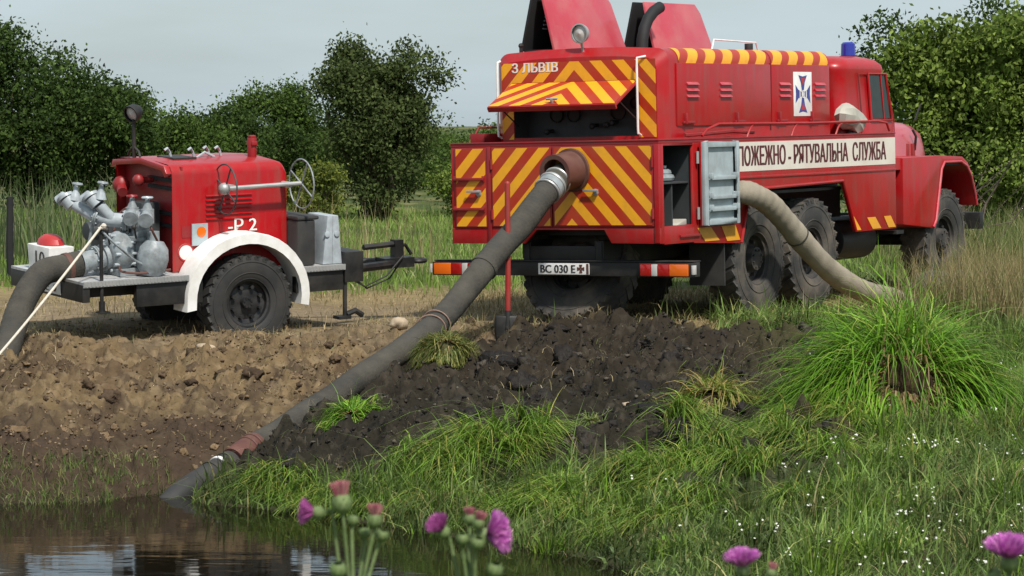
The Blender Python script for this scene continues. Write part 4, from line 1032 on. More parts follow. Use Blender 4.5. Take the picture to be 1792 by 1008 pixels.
# pump with its valves
pu = MB(); pu.lathe([(-0.14, 0.001), (-0.14, 0.12), (-0.10, 0.20), (-0.04, 0.24), (0.04, 0.24), (0.10, 0.20), (0.16, 0.13), (0.16, 0.001)], (0.28, -1.22, 0.90), (0.1, 1, 0.0), 28)
pu.bb(0.05, 0.52, -1.34, -1.06, 0.655, 0.73); pu = pu.obj('pump_casing', M['grey_cast'], tr, 0.0)
b = MB()
for k in range(10):
    a = 2 * math.pi * k / 10; b.cyl((0.28 + 0.205 * math.cos(a), -1.36, 0.90 + 0.205 * math.sin(a)), (0.28 + 0.205 * math.cos(a), -1.10, 0.90 + 0.205 * math.sin(a)), 0.018, n=8)
b.obj('casing_bolt', M['grey'], pu)
b = MB(); b.cyl((0.26, -1.35, 0.86), (0.26, -1.70, 0.80), 0.115, n=24); b.cyl((0.26, -1.66, 0.805), (0.26, -1.70, 0.80), 0.145, n=24); b.cyl((0.26, -1.37, 0.86), (0.26, -1.42, 0.85), 0.15, n=24); b.obj('suction_pipe', M['grey_cast'], pu)
b = MB(); b.cyl((0.26, -1.70, 0.80), (0.255, -1.77, 0.785), 0.135, n=24); b.obj('hose_coupling', M['rust'], pu)
b = MB(); b.lathe([(-0.20, 0.001), (-0.20, 0.10), (-0.12, 0.16), (0.0, 0.18), (0.12, 0.16), (0.2, 0.1), (0.2, 0.001)], (0.64, -0.98, 0.85), (0, 0.15, 1), 22); b.cyl((0.60, -0.95, 1.0), (0.60, -0.95, 1.15), 0.07, n=14); b.obj('gear_housing', M['grey_cast'], pu)
b = MB(); b.cyl((0.36, -1.0, 0.75), (0.40, -1.0, 1.22), 0.11, n=18); b.cyl((0.37, -1.0, 1.05), (0.375, -1.0, 1.09), 0.16, n=18); b.ball((0.40, -1.0, 1.25), 0.14, 16); b.obj('riser', M['grey_cast'], pu)
b = MB(); b.tube([(0.42, -1.0, 1.25), (0.30, -1.15, 1.25), (0.20, -1.32, 1.27), (0.10, -1.44, 1.31), (0.02, -1.52, 1.37), (-0.08, -1.58, 1.42)], [0.085, 0.085, 0.082, 0.078, 0.07, 0.066], 18)
b.tube([(0.24, -1.28, 1.27), (0.22, -1.36, 1.36), (0.20, -1.42, 1.44)], 0.065, 14)
mf = b.obj('outlet_manifold', M['grey'], pu)
for (x, y, z) in ((-0.12, -1.60, 1.44), (0.20, -1.44, 1.47)):
    b = MB(); b.cyl((x, y, z - 0.03), (x - 0.05, y - 0.05, z + 0.05), 0.085, n=18); b.cyl((x - 0.05, y - 0.05, z + 0.05), (x - 0.07, y - 0.06, z + 0.08), 0.10, n=18)
    b.lathe([(0, 0.075), (0.07, 0.05), (0.10, 0.03), (0.17, 0.022), (0.17, 0.001)], (x + 0.02, y + 0.02, z + 0.04), (0.1, 0.1, 1), 16)
    vv = b.obj('outlet_valve', M['grey'], mf)
    b = MB(); b.torus((x + 0.045, y + 0.045, z + 0.22), (0.1, 0.1, 1), 0.05, 0.014, 16, 6)
    for k in range(4): b.tube([(x + 0.045, y + 0.045, z + 0.22), (x + 0.045 + 0.05 * math.cos(k * 1.57), y + 0.045 + 0.05 * math.sin(k * 1.57), z + 0.22)], 0.008, 5)
    b.obj('valve_wheel', M['grey_cast'], vv)
    b = MB(); b.cyl((x - 0.07, y - 0.06, z + 0.08), (x - 0.14, y - 0.11, z + 0.02), 0.06, n=14); b.obj('outlet_cap', M['grey'], vv)
for (x, y, z) in ((0.30, -1.06, 1.36), (0.56, -1.0, 1.36)):
    b = MB(); b.cyl((x, y, z - 0.12), (x, y, z + 0.04), 0.075, n=16); b.cyl((x, y, z), (x + 0.16, y - 0.10, z - 0.06), 0.062, n=14); b.cyl((x + 0.15, y - 0.095, z - 0.057), (x + 0.19, y - 0.12, z - 0.07), 0.085, n=16)
    b.lathe([(0, 0.06), (0.06, 0.035), (0.13, 0.02), (0.13, 0.001)], (x, y, z + 0.04), (0, 0, 1), 14)
    vv = b.obj('outlet_valve', M['grey_cast'], pu)
    b = MB(); b.torus((x, y, z + 0.17), (0, 0, 1), 0.055, 0.013, 16, 6); b.tube([(x - 0.05, y, z + 0.17), (x + 0.05, y, z + 0.17)], 0.008, 5); b.obj('valve_wheel', M['red_dull'] if x < 0.4 else M['grey'], vv)
b = MB(); b.tube([(-0.05, -1.5, 0.70), (0.0, -1.45, 0.80), (0.12, -1.36, 0.95), (0.2, -1.3, 1.02)], 0.035, 10); b.tube([(-0.25, -1.3, 0.72), (-0.1, -1.25, 0.85), (0.1, -1.22, 1.05), (0.2, -1.15, 1.1)], 0.03, 10); b.tube([(0.0, -1.55, 0.68), (0.05, -1.5, 0.9), (0.1, -1.45, 1.25)], 0.02, 8)
b.obj('drain_pipe', M['grey_cast'], pu)
b = MB(); b.bb(-0.5, -0.1, -1.05, -0.72, 0.66, 1.15); b.cyl((-0.3, -1.05, 1.0), (-0.3, -1.2, 1.0), 0.09, n=16); b.bb(-0.05, 0.2, -0.85, -0.65, 0.70, 1.3); b.obj('engine_block', M['dark_in'], tr, 0.02)
b = MB(); b.ball((-0.45, -0.74, 1.42), 0.09, 10); b.cyl((-0.45, -0.74, 1.42), (-0.3, -0.8, 1.36), 0.05, n=10); b.obj('pressure_gauge', M['red_dull'], tr)
b = MB(); b.ball((0.0, -0.78, 1.5), 0.06, 10); b.cyl((0, -0.78, 1.5), (0, -0.62, 1.5), 0.03, n=8); b.obj('pressure_gauge', M['red_dull'], tr)
PUMPM = Matrix.Translation((0.50, -0.92, 0.655)) @ Matrix.Scale(0.84, 4) @ Matrix.Translation((-0.44, 0.92, -0.655))
pu.matrix_local = PUMPM
for (p, d, r_) in (((0.30, -1.15, 1.25), (-0.1, -0.17, 0.02), 0.125), ((0.40, -1.03, 1.25), (-0.1, -0.15, 0.0), 0.13), ((0.12, -1.42, 1.30), (-0.1, -0.12, 0.05), 0.11), ((0.26, -1.50, 0.835), (0, -1, -0.15), 0.15)):
    b = MB(); d = Vector(d).normalized(); b.cyl(Vector(p) - d * 0.022, Vector(p) - d * 0.002, r_, n=22); b.cyl(Vector(p) + d * 0.002, Vector(p) + d * 0.022, r_, n=22); m_ = rotm(d)
    for k in range(8):
        q = Vector(p) + m_ @ Vector((math.cos(k * 0.785), math.sin(k * 0.785), 0)) * (r_ * 0.84); b.cyl(q - d * 0.038, q + d * 0.038, 0.011, n=6)
    b.obj('pipe_flange', M['grey_cast'], pu)
for pth in ([(0.15, -0.98, 1.42), (0.05, -1.1, 1.30), (0.08, -1.2, 1.05), (0.18, -1.25, 1.0)], [(0.7, -0.95, 1.05), (0.75, -1.05, 1.2), (0.62, -1.02, 1.32)], [(0.45, -1.3, 0.75), (0.62, -1.35, 0.72), (0.72, -1.15, 0.70), (0.72, -0.8, 0.72)]):
    b = MB(); b.tube(catm(pth, 14), 0.014, 7); b.obj('copper_line', M['rust'], pu)
for (p, q) in (((0.33, -1.36, 1.0), (0.46, -1.46, 1.18)), ((0.55, -1.14, 1.08), (0.70, -1.24, 1.22))):
    b = MB(); b.tube([p, q], 0.013, 7); b.ball(q, 0.03, 10); b.obj('lever', M['black'], pu)
npl = MB(); npl.bb(-0.16, 0.34, -1.776, -1.768, 0.485, 0.60); npl = npl.obj('number_plate', M['white'], tr, 0.003)
text_obj('plate_text', '4 Е', 0.1, (0.0, -1.779, 0.543), (1, 0, 0), (0, 0, 1), M['letter_black'], npl, 0.003, 0.2, 0.075)
b = MB(); b.lathe([(0, 0.001), (0, 0.035), (0.002, 0.035), (0.002, 0.001)], (0.22, -1.778, 0.543), (0, -1, 0), 16); b.obj('plate_emblem', M['rust'], npl)
# white box with red lid standing on the rear corner of the deck
cbx = empty('storage_box', 'white box with red lid on the rear corner of the trailer deck', 'box', mw=TRAIL)
b = MB(); b.add([(-0.52, -1.70, 0.652), (-0.10, -1.70, 0.652), (-0.06, -1.70, 0.89), (-0.56, -1.70, 0.89), (-0.52, -1.45, 0.652), (-0.10, -1.45, 0.652), (-0.06, -1.43, 0.89), (-0.56, -1.43, 0.89)], [(0, 1, 2, 3), (7, 6, 5, 4), (0, 4, 5, 1), (1, 5, 6, 2), (2, 6, 7, 3), (3, 7, 4, 0)]); b.obj('box_body', M['white'], cbx, 0.015)
b = MB(); b.ball((-0.32, -1.56, 0.90), 0.15, 12, (1.25, 0.8, 0.65)); b.obj('lid', M['emblem_red'], cbx)
text_obj('box_marking', '10', 0.1, (-0.26, -1.703, 0.775), (1, 0, 0), (0, 0, 1), M['letter_black'], cbx, 0.004, 0.2, 0.13)

# ------------------------------------------------------------------ hoses, rope, spade, stones
def at_y(path, y):
    return min(range(len(path)), key=lambda i: abs(path[i].y - y))

M['binding'] = mat('brownish_cord', (0.27, 0.17, 0.13), 0.9, var=0.2, nscale=50)
hp = catmull(HOSE1, 420)
hs = MB(); hs.tube(hp[14:at_y(hp, 24.35)], [HR * (1.04 - 0.16 * i / 330) + 0.003 * math.sin(i * 2.1) + 0.003 * math.sin(i * 0.13) for i in range(len(hp[14:at_y(hp, 24.35)]))], 28)
hs = hs.obj('suction_hose', M['hose_dark'], None, smooth=60)
tag(hs, 'thick dark suction hose running from the truck rear down into the pond', 'hose')
def band(path, i, r, w, name, m, parent):
    d = (path[i + 1] - path[i - 1]).normalized(); b = MB()
    b.lathe([(-w / 2, r * 0.9), (-w / 2, r * 0.985), (-w / 2 + 0.008, r), (w / 2 - 0.008, r), (w / 2, r * 0.985), (w / 2, r * 0.9)], path[i], d, 32)
    return b.obj(name, m, parent)
for k, rr_ in ((26, HR + 0.02), (34, HR + 0.024), (42, HR + 0.018)):
    d = (hp[k + 1] - hp[k - 1]).normalized(); b = MB(); b.torus(hp[k], d, rr_ - 0.012, 0.014, 36, 8); b.obj('wire_clamp', M['steel'], hs)
band(hp, 36, HR + 0.013, 0.12, 'clamp_sleeve', M['grey_cast'], hs)
i_ = at_y(hp, 27.30); band(hp, i_, HR + 0.013, 0.05, 'joint_band', M['hose_dark'], hs)
i_ = at_y(hp, 26.62)
for dk in (-1, 3):
    d = (hp[i_ + dk + 1] - hp[i_ + dk - 1]).normalized() + Vector((0.25 + 0.05 * dk, 0, 0.12)); b = MB(); b.torus(hp[i_ + dk], d, HR + 0.013, 0.007, 30, 6); b.obj('rope_binding', M['binding'], hs)
b = MB(); q = hp[i_]; b.tube([q + Vector((0.10, -0.12, -0.08)), q + Vector((0.16, -0.14, -0.12)), q + Vector((0.22, -0.12, -0.2))], 0.007, 6); b.obj('rope_end', M['rope'], hs)
# foot of the hose
j0, j1 = at_y(hp, 24.40), at_y(hp, 24.12)
b = MB(); b.tube(hp[j0:j1], [HR - 0.004] * len(hp[j0:j1]), 28); b.obj('coupling', M['rust'], hs)
d = (hp[j0 + 1] - hp[j0]).normalized()
b = MB()
for kk in range(2): b.torus(hp[j0 + 3 + 5 * kk], d, HR - 0.003, 0.010, 32, 8)
b.obj('coupling_ring', M['rust'], hs)
k0 = at_y(hp, 24.1)
b = MB(); b.tube(hp[k0:], [HR - 0.014 - 0.03 * max(0, (i - 45) / 60) for i in range(len(hp[k0:]))], 28); b.obj('strainer_pipe', M['rubber_dark'], hs, smooth=60)
for y, mm in ((24.06, 'hose_dark'), (23.98, 'white'), (23.90, 'hose_dark')):
    band(hp, at_y(hp, y), HR - 0.004, 0.035, 'ring_band', M[mm], hs)

H2 = [(2.10, 29.52, 1.26), (2.22, 29.42, 1.31), (2.35, 29.40, 1.32), (2.47, 29.45, 1.28), (2.62, 29.60, 1.19), (2.79, 29.78, 1.02), (2.99, 30.0, 0.80), (3.26, 30.3, 0.53), (3.54, 30.62, 0.33), (3.83, 30.95, 0.20), (4.12, 31.25, 0.12), (4.4, 31.5, -0.02), (4.6, 31.7, -0.22)]
h2 = catmull(H2, 200)
h2o = MB(); h2o.tube(h2, [0.118 + 0.002 * math.sin(i * 0.9) + 0.003 * math.sin(i * 0.21) for i in range(len(h2))], 26)
h2o = h2o.obj('discharge_hose', M['hose_pale'], None, smooth=60)
tag(h2o, 'pale beige canvas hose arching from the truck side down past the rear wheels', 'hose')
for i_ in (20, 22, 96): band(h2, i_, 0.126, 0.02, 'hose_band', M['hose_dark'], h2o)

F0 = TRAIL @ PUMPM @ Vector((0.26, -1.70, 0.80)); F1 = TRAIL @ PUMPM @ Vector((0.25, -1.90, 0.765))
H3 = [F0, F1, (-4.36, 27.14, 0.63), (-4.46, 26.98, 0.50), (-4.54, 26.75, 0.28), (-4.60, 26.4, -0.06), (-4.68, 25.9, -0.42), (-4.78, 25.2, -0.80), (-4.9, 24.2, -1.08), (-5.0, 22.8, -1.25)]
h3 = catmull(H3, 160)
h3o = MB(); h3o.tube(h3, [0.122 + 0.0025 * math.sin(i * 2.2) for i in range(len(h3))], 24); h3o = h3o.obj('suction_hose', M['hose_dark'], None, smooth=60)
tag(h3o, 'dark suction hose dropping from the trailer pump at the left edge', 'hose')
band(h3, 14, 0.13, 0.05, 'hose_band', M['rust'], h3o)

r0 = TRAIL @ Vector((0.80, -1.56, 1.17))
rope = [r0.lerp(Vector((-5.3, 24.0, -1.0)), k / 14) + Vector((0, 0, -0.10 * math.sin(math.pi * k / 14))) for k in range(15)]
b = MB(); b.tube(catmull(rope, 60), 0.0125, 8)
rp = b.obj('tether_rope', M['rope'], None, smooth=60); tag(rp, 'pale rope stretched from the trailer corner post down to the pond', 'rope')
b = MB(); b.torus(r0 + Vector((0, 0, -0.02)), (0, 0, 1), 0.028, 0.012, 16, 6); b.ball(r0 + Vector((0.02, -0.02, 0.0)), 0.028, 8); b.obj('knot', M['rope'], rp)
b = MB(); b.tube(catmull([r0 + Vector((0, 0, -0.05)), r0 + Vector((0.15, 0.05, -0.2)), TRAIL @ Vector((0.72, -1.15, 0.80)), TRAIL @ Vector((0.74, -0.86, 0.68))], 30), 0.010, 6)
o = b.obj('lashing_cord', M['grey_cast'], None, smooth=60); tag(o, 'thin grey cord slung from the corner post to the trailer deck', 'cord')

# spade
spx, spy = -0.04, 27.55
spz = float(ground_h(spx, spy)) + 0.02
sp_ = empty('garden_spade', 'dark-bladed spade with straight red handle stuck upright in the soil', 'spade', mw=Matrix.Translation((spx, spy, spz)))
b = MB(); b.tube([(0, 0, 0.16), (0.003, 0, 0.7), (-0.004, 0, 1.42)], 0.026, 12); b.ball((-0.004, 0, 1.42), 0.026, 10); b.obj('handle', mat('red_wood_handle', (0.33, 0.022, 0.018), 0.5, var=0.2, dirt=(0.12, 0.06, 0.04), dirt_amt=0.6), sp_)
b = MB(); n_ = 9
for zq, hw, cv in ((0.17, 0.10, 0.03), (0.155, 0.125, 0.035), (0.02, 0.125, 0.035), (-0.12, 0.10, 0.03), (-0.2, 0.03, 0.0)):
    for k in range(n_):
        u = -1 + 2 * k / (n_ - 1); b.v.append((u * hw, -cv * (1 - u * u) + 0.01, zq))
for i in range(4):
    for k in range(n_ - 1): b.f.append((i * n_ + k, i * n_ + k + 1, (i + 1) * n_ + k + 1, (i + 1) * n_ + k))
bl = b.obj('blade', M['black'], sp_, smooth=60)
md = bl.modifiers.new('thickness', 'SOLIDIFY'); md.thickness = 0.006
b = MB(); b.cyl((0, -0.01, 0.05), (0, 0, 0.22), 0.034, 0.03, n=12); b.obj('socket', M['black'], sp_)

# fence stake at the left edge
b = MB(); zq = float(ground_h(-6.2, 36.0)); b.tube([(-6.2, 36, zq - 0.1), (-6.21, 36, zq + 0.45), (-6.20, 36, zq + 1.02)], [0.05, 0.045, 0.04], 10)
o = b.obj('fence_stake', M['soot'], None); tag(o, 'dark upright stake in the weeds at the left edge behind the trailer', 'post')

# ---- lumps: stones and clods
def lump_variants(nv, seed, sd=2):
    out = []
    r_ = np.random.default_rng(seed)
    for k in range(nv):
        bm = bmesh.new(); bmesh.ops.create_icosphere(bm, subdivisions=sd, radius=1.0)
        V = np.array([v.co[:] for v in bm.verts]); Fc = np.array([[v.index for v in f.verts] for f in bm.faces]); bm.free()
        d = np.ones(len(V))
        for q in range(5):
            ax = r_.normal(size=3); ax /= np.linalg.norm(ax); d *= 1 - 0.35 * r_.random() * np.clip(V @ ax - 0.25, 0, 1)
        for q in range(4):
            ax = r_.normal(size=3) * 2.4; d += 0.10 * np.sin(V @ ax + r_.random() * 6)
        for q in range(7):
            ax = r_.normal(size=3) * 7.0; d += 0.055 * np.sin(V @ ax + r_.random() * 6)
        d += r_.normal(size=len(V)) * 0.12
        out.append((V * d[:, None] * np.array([1, 0.85 + 0.3 * r_.random(), 0.75]), Fc))
    return out
LV = lump_variants(8, 5)
LV1 = lump_variants(8, 6, 1)
LV3 = lump_variants(8, 9, 3)
def lumps(name, pts, size, cols, label, parent=None, LV=LV):
    Vs, Fs, Cs = [], [], []; o = 0
    r_ = np.random.default_rng(len(pts))
    for p, s, c in zip(pts, size, cols):
        V, Fc = LV[r_.integers(len(LV))]
        V = V * r_.uniform(0.6, 1.25, 3)
        a = r_.random() * 6.28; ca, sa = math.cos(a), math.sin(a)
        Vr = V @ np.array([[ca, -sa, 0], [sa, ca, 0], [0, 0, 1]]) * s + p
        Vs.append(Vr); Fs.append(Fc + o); Cs.append(np.tile(c, (len(V), 1))); o += len(V)
    ob = np_obj(name, np_mesh(name, np.concatenate(Vs), np.concatenate(Fs), M['clod'], np.concatenate(Cs)), parent)
    tag(ob, label, None, None, 'stuff')
    return ob

def clod_field(name, label, n, msk, base, sig, lo, hi, pal_, lv, sink):
    X = rng.uniform(-5.3, 3.2, n); Y = rng.uniform(21.5, 29.3, n)
    k = msk(X, Y, rng.random(n)); X, Y = X[k], Y[k]
    S = np.clip(base * np.exp(rng.normal(0, sig, len(X))), lo, hi)
    Z = ground_h(X, Y) - S * sink
    p = np.array(pal_); Cc = p[rng.integers(len(p), size=len(X))] * rng.uniform(0.8, 1.2, (len(X), 1))
    o = lumps(name, np.stack([X, Y, Z], 1), S, Cc, label, LV=lv)
    if 'dark' in name: o.data.materials[0] = M['clod_wet']
def m_dark(f, near=0.2):
    return lambda X, Y, r: (dark_mask(X, Y) > 0.45) & (r < f) & (np.abs(X - np.interp(Y, HY, HX)) > near)
def m_left(f, lo=0.14):
    def q(X, Y, r):
        t_, _, _ = bank_t(X, Y)
        return (X < np.interp(Y, HY, HX) - 0.22) & (t_ > lo) & (t_ < 1.5) & (r < f * (1 - 0.8 * sst(0.95, 1.35, t_)) * (0.2 + 1.3 * sst(0.35, 0.6, fbm(X, Y, 1.1, 2, 90))))
    return q
PD_ = [(0.016, 0.013, 0.011), (0.021, 0.017, 0.014), (0.032, 0.026, 0.020), (0.012, 0.010, 0.009), (0.085, 0.072, 0.056)]
PL_ = [(0.13, 0.088, 0.05), (0.095, 0.064, 0.039), (0.16, 0.11, 0.064), (0.065, 0.044, 0.029), (0.22, 0.16, 0.10)]
clod_field('dark_soil_clods', 'big wet clods of dark earth below the truck rear', 1100, m_dark(0.62), 0.07, 0.55, 0.03, 0.2, PD_[:4] + [(0.055, 0.046, 0.036)], LV3, 0.30)
clod_field('dark_soil_crumbs', 'fine dark earth crumbs between the wet clods', 16000, m_dark(0.8, 0.12), 0.014, 0.5, 0.006, 0.034, PD_, LV1, 0.0)
clod_field('brown_soil_clods', 'larger dry brown clods on the bank below the trailer', 3200, m_left(0.42), 0.042, 0.4, 0.025, 0.09, PL_[:4], LV3, 0.30)
clod_field('brown_soil_crumbs', 'loose brown earth crumbs on the bank below the trailer', 24000, m_left(0.7), 0.012, 0.45, 0.005, 0.026, PL_, LV1, 0.0)

def stone(name, x, y, s, m, label, sq=(1, 1, 1), v=0, sink=0.3, cat='stone'):
    V, Fc = LV[v % len(LV)]
    V = V * np.array(sq) * s
    me = np_mesh(name, V, Fc, m, None, False)
    o = np_obj(name, me); o.location = (x, y, float(ground_h(x, y)) + s * sq[2] * (0.75 - sink)); o.rotation_euler = (0, 0, v * 1.3)
    tag(o, label, cat)
    return o
stone('stone', -1.10, 28.05, 0.115, M['stone'], 'pale sandy stone on the earth left of the big suction hose', (1.1, 0.9, 0.75), 1)
stone('stone', -2.85, 27.0, 0.10, M['stone'], 'brown rounded lump just below the trailer wheel', (1.3, 0.8, 0.6), 2)
stone('stone', -2.62, 24.65, 0.075, M['stone'], 'small pale stone low on the brown bank near the water', (1, 0.9, 0.8), 3)
stone('stone', -0.32, 27.3, 0.10, M['stone_grey'], 'flat grey slab lying on the soil just left of the spade', (1.6, 0.8, 0.4), 4)
stone('stone', 0.72, 23.3, 0.06, M['stone'], 'pale stone at the lower edge of the dark soil heap', (1.2, 0.8, 0.7), 5)
stone('stone', 0.95, 24.0, 0.055, M['stone'], 'small light stone in the dark soil right of centre', (1, 0.9, 0.8), 6)
stone('boulder', 4.95, 33.2, 0.34, M['stone_grey'], 'dusty grey boulder in the dry grass below the front wheel', (1.1, 0.8, 0.8), 7, cat='boulder')
stone('stone', 2.0, 22.6, 0.10, M['stone_grey'], 'dark round lump in the gap between soil heap and green bank', (1.2, 0.9, 0.8), 0, cat='stone')

# ------------------------------------------------------------------ grass and herbs
def blades(name, base, H, Wd, lean, ldir, col, label=None, parent=None, segs=4, kind='stuff', mat_=None, curl=2.0):
    """base (N,3); lean = horizontal reach as fraction of H, along angle ldir"""
    N = len(base)
    a = rng.uniform(0, 2 * np.pi, N)
    wv = np.stack([np.cos(a), np.sin(a), np.zeros(N)], 1)
    ld = np.stack([np.cos(ldir), np.sin(ldir), np.zeros(N)], 1)
    Vs = np.zeros((N, 2 * segs + 1, 3)); 
    for s in range(segs + 1):
        t = s / segs
        drop = np.clip(lean - 0.55, 0, 2) * t ** 3 * 0.75
        c = base + ld * (H * lean * t ** curl)[:, None]
        c[:, 2] += H * (t * (1 - 0.25 * np.minimum(lean, 1) * t) - drop)
        w = Wd * (1 - t ** 1.6) * (0.75 + 0.25 * min(1, t * 4))
        if s < segs:
            Vs[:, 2 * s] = c - wv * w[:, None] / 2; Vs[:, 2 * s + 1] = c + wv * w[:, None] / 2
        else:
            Vs[:, 2 * s] = c
    F_ = []
    for s in range(segs - 1):
        F_ += [(2 * s, 2 * s + 1, 2 * s + 3), (2 * s, 2 * s + 3, 2 * s + 2)]
    F_ += [(2 * segs - 2, 2 * segs - 1, 2 * segs)]
    F_ = np.array(F_); nv = 2 * segs + 1
    Fa = (F_[None] + (np.arange(N) * nv)[:, None, None]).reshape(-1, 3)
    Ca = np.repeat(col, nv, axis=0)
    o = np_obj(name, np_mesh(name, Vs.reshape(-1, 3), Fa, mat_ or M['blade'], Ca), parent)
    if parent is None: tag(o, label, None, None, kind)
    elif kind: o['kind'] = kind
    return o

def pal(cols, N, w=None, jit=0.25):
    cols = np.array(cols); i = rng.choice(len(cols), N, p=w)
    return np.clip(cols[i] * rng.uniform(1 - jit, 1 + jit, (N, 1)), 0.003, 1)

G_FRESH = [(0.13, 0.23, 0.025), (0.10, 0.18, 0.022), (0.18, 0.26, 0.035), (0.065, 0.12, 0.02)]
G_DULL = [(0.085, 0.13, 0.03), (0.115, 0.16, 0.04), (0.06, 0.095, 0.024), (0.17, 0.18, 0.06), (0.22, 0.19, 0.08)]
G_DRY = [(0.34, 0.26, 0.13), (0.28, 0.22, 0.11), (0.42, 0.34, 0.19), (0.2, 0.17, 0.07), (0.16, 0.17, 0.06)]

def scatter(n, x0, x1, y0, y1, dens):
    X = rng.uniform(x0, x1, n); Y = rng.uniform(y0, y1, n)
    k = rng.random(n) < dens(X, Y)
    X, Y = X[k], Y[k]
    return X, Y, ground_h(X, Y)

# green bank at the right
def d_bank(X, Y):
    t, _, _ = bank_t(X, Y); dk = dark_mask(X, Y)
    xh = np.interp(Y, HY, HX)
    return np.where((t > -0.01) & (t < 1.05) & (X > xh + 0.12), 1, 0) * (1 - np.clip(dk * 1.25, 0, 1)) * np.where(X < 2.0, np.where(t > 0.55, 0.10, 0.75), 0.95)
X, Y, Z = scatter(95000, -2.6, 6.0, 15.5, 30, d_bank)
n_ = len(X); hh = fbm(X, Y, 1.6, 3, 12)
H = (0.09 + 0.30 * hh ** 1.5) * np.exp(rng.normal(0, 0.3, n_))
blades('bank_grass', np.stack([X, Y, Z - 0.01], 1), H, rng.uniform(0.009, 0.020, n_), np.abs(rng.normal(0.75, 0.5, n_)), 5.2 + rng.normal(0, 1.6, n_), pal(G_DULL, n_, [0.36, 0.26, 0.26, 0.08, 0.04]) * (0.6 + 4.0 * np.clip(fbm(X, Y, 2.5, 3, 91) - 0.28, 0, 1) * (0.5 + hh))[:, None], 'short mixed grass covering the pond bank', segs=3)
# lusher clumps
cl = [(x, y) for x, y in zip(rng.uniform(-1.9, 5.0, 330), rng.uniform(16.5, 27.5, 330))]
PB, PH, PL, PD, PC = [], [], [], [], []
for (x, y) in cl:
    t, _, _ = bank_t(np.array([x]), np.array([y]))
    if t[0] < 0.0 or t[0] > 1.0 or dark_mask(np.array([x]), np.array([y]))[0] > 0.3 or x < np.interp(y, HY, HX) + 0.3: continue
    k = rng.integers(50, 130); r = rng.uniform(0.08, 0.22)
    a = rng.uniform(0, 6.28, k); q = np.sqrt(rng.random(k)) * r
    X = x + q * np.cos(a); Y = y + q * np.sin(a)
    PB.append(np.stack([X, Y, ground_h(X, Y) - 0.01], 1)); h0 = rng.uniform(0.12, 0.34) * (0.6 if x < 1.8 else 1.0)
    PH.append(h0 * np.exp(rng.normal(0, 0.25, k))); PL.append(np.abs(rng.normal(0.6, 0.35, k))); PD.append(np.where(rng.random(k) < 0.6, a, 4.9 + rng.normal(0, 0.6, k)))
    PC.append(pal(G_FRESH if rng.random() < 0.55 else G_DULL, k))
PB, PH, PL, PD, PC = map(np.concatenate, (PB, PH, PL, PD, PC))
blades('bank_grass', PB, PH, rng.uniform(0.010, 0.019, len(PH)), PL, PD, PC, 'taller green grass clumps scattered over the pond bank', segs=4)
# streaming grass overhanging the water's edge in the middle
cl = [(-1.98, 23.15, 0.26), (-1.75, 22.9, 0.26), (-1.5, 22.6, 0.26), (-1.2, 22.3, 0.24), (-0.75, 22.8, 0.40), (-0.45, 22.7, 0.45), (-0.2, 23.0, 0.50), (0.05, 22.8, 0.46), (0.2, 23.2, 0.45), (-0.55, 22.1, 0.35),
      (0.35, 21.9, 0.36), (0.05, 21.6, 0.35), (0.5, 21.2, 0.33), (1.05, 22.0, 0.34), (1.35, 22.7, 0.42), (0.9, 21.6, 0.36), (1.15, 21.5, 0.36), (1.3, 20.6, 0.33), (0.8, 20.6, 0.3), (1.9, 22.6, 0.36), (2.1, 22.2, 0.4), (1.6, 22.0, 0.4), (1.75, 21.2, 0.4), (2.5, 22.9, 0.4), (2.4, 21.6, 0.4), (1.4, 21.9, 0.45), (2.7, 22.6, 0.42), (3.4, 22.3, 0.4), (4.0, 22.8, 0.4), (3.0, 21.4, 0.38), (2.0, 20.3, 0.36), (3.6, 20.6, 0.34)]
PB, PH, PL, PD, PC = [], [], [], [], []
for (x, y, h0) in cl:
    k = 330; a = rng.uniform(0, 6.28, k); q = np.sqrt(rng.random(k)) * rng.uniform(0.16, 0.28)
    X = x + q * np.cos(a); Y = y + q * np.sin(a); main = 4.5 + rng.normal(0, 0.35)
    PB.append(np.stack([X, Y, np.maximum(ground_h(X, Y), WATER_Z - 0.03) - 0.01], 1)); PH.append(0.66 * h0 * np.exp(rng.normal(0, 0.22, k)))
    PL.append(np.abs(rng.normal(1.35, 0.4, k))); PD.append(np.where(rng.random(k) < 0.8, main + rng.normal(0, 0.45, k), a))
    PC.append(pal(G_FRESH + [(0.27, 0.26, 0.06)], k, [0.3, 0.22, 0.18, 0.12, 0.18]) * rng.uniform(0.95, 1.45))
PB, PH, PL, PD, PC = map(np.concatenate, (PB, PH, PL, PD, PC))
blades('overhanging_grass', PB, PH, rng.uniform(0.010, 0.018, len(PH)), PL, PD, PC, 'long grass combed down the bank below the dark soil', segs=5)
# fringe at the left waterline
def d_fr(X, Y):
    t, _, _ = bank_t(X, Y); return np.where((t > -0.05) & (t < 0.17) & (X < np.interp(Y, HY, HX) - 0.1), 1, 0) * (0.15 + 0.85 * sst(0.42, 0.6, fbm(X, Y, 1.4, 2, 8)))
X, Y, Z = scatter(13000, -5.6, -2.0, 22.4, 24.6, d_fr); n_ = len(X)
blades('waterline_grass', np.stack([X, Y, Z - 0.01], 1), rng.uniform(0.04, 0.16, n_), rng.uniform(0.006, 0.011, n_), np.abs(rng.normal(0.6, 0.4, n_)), rng.uniform(0, 6.28, n_), pal(G_DULL + [(0.22, 0.19, 0.09)], n_, [0.25, 0.25, 0.15, 0.15, 0.1, 0.1]), 'sparse grass along the waterline under the brown bank', segs=3)
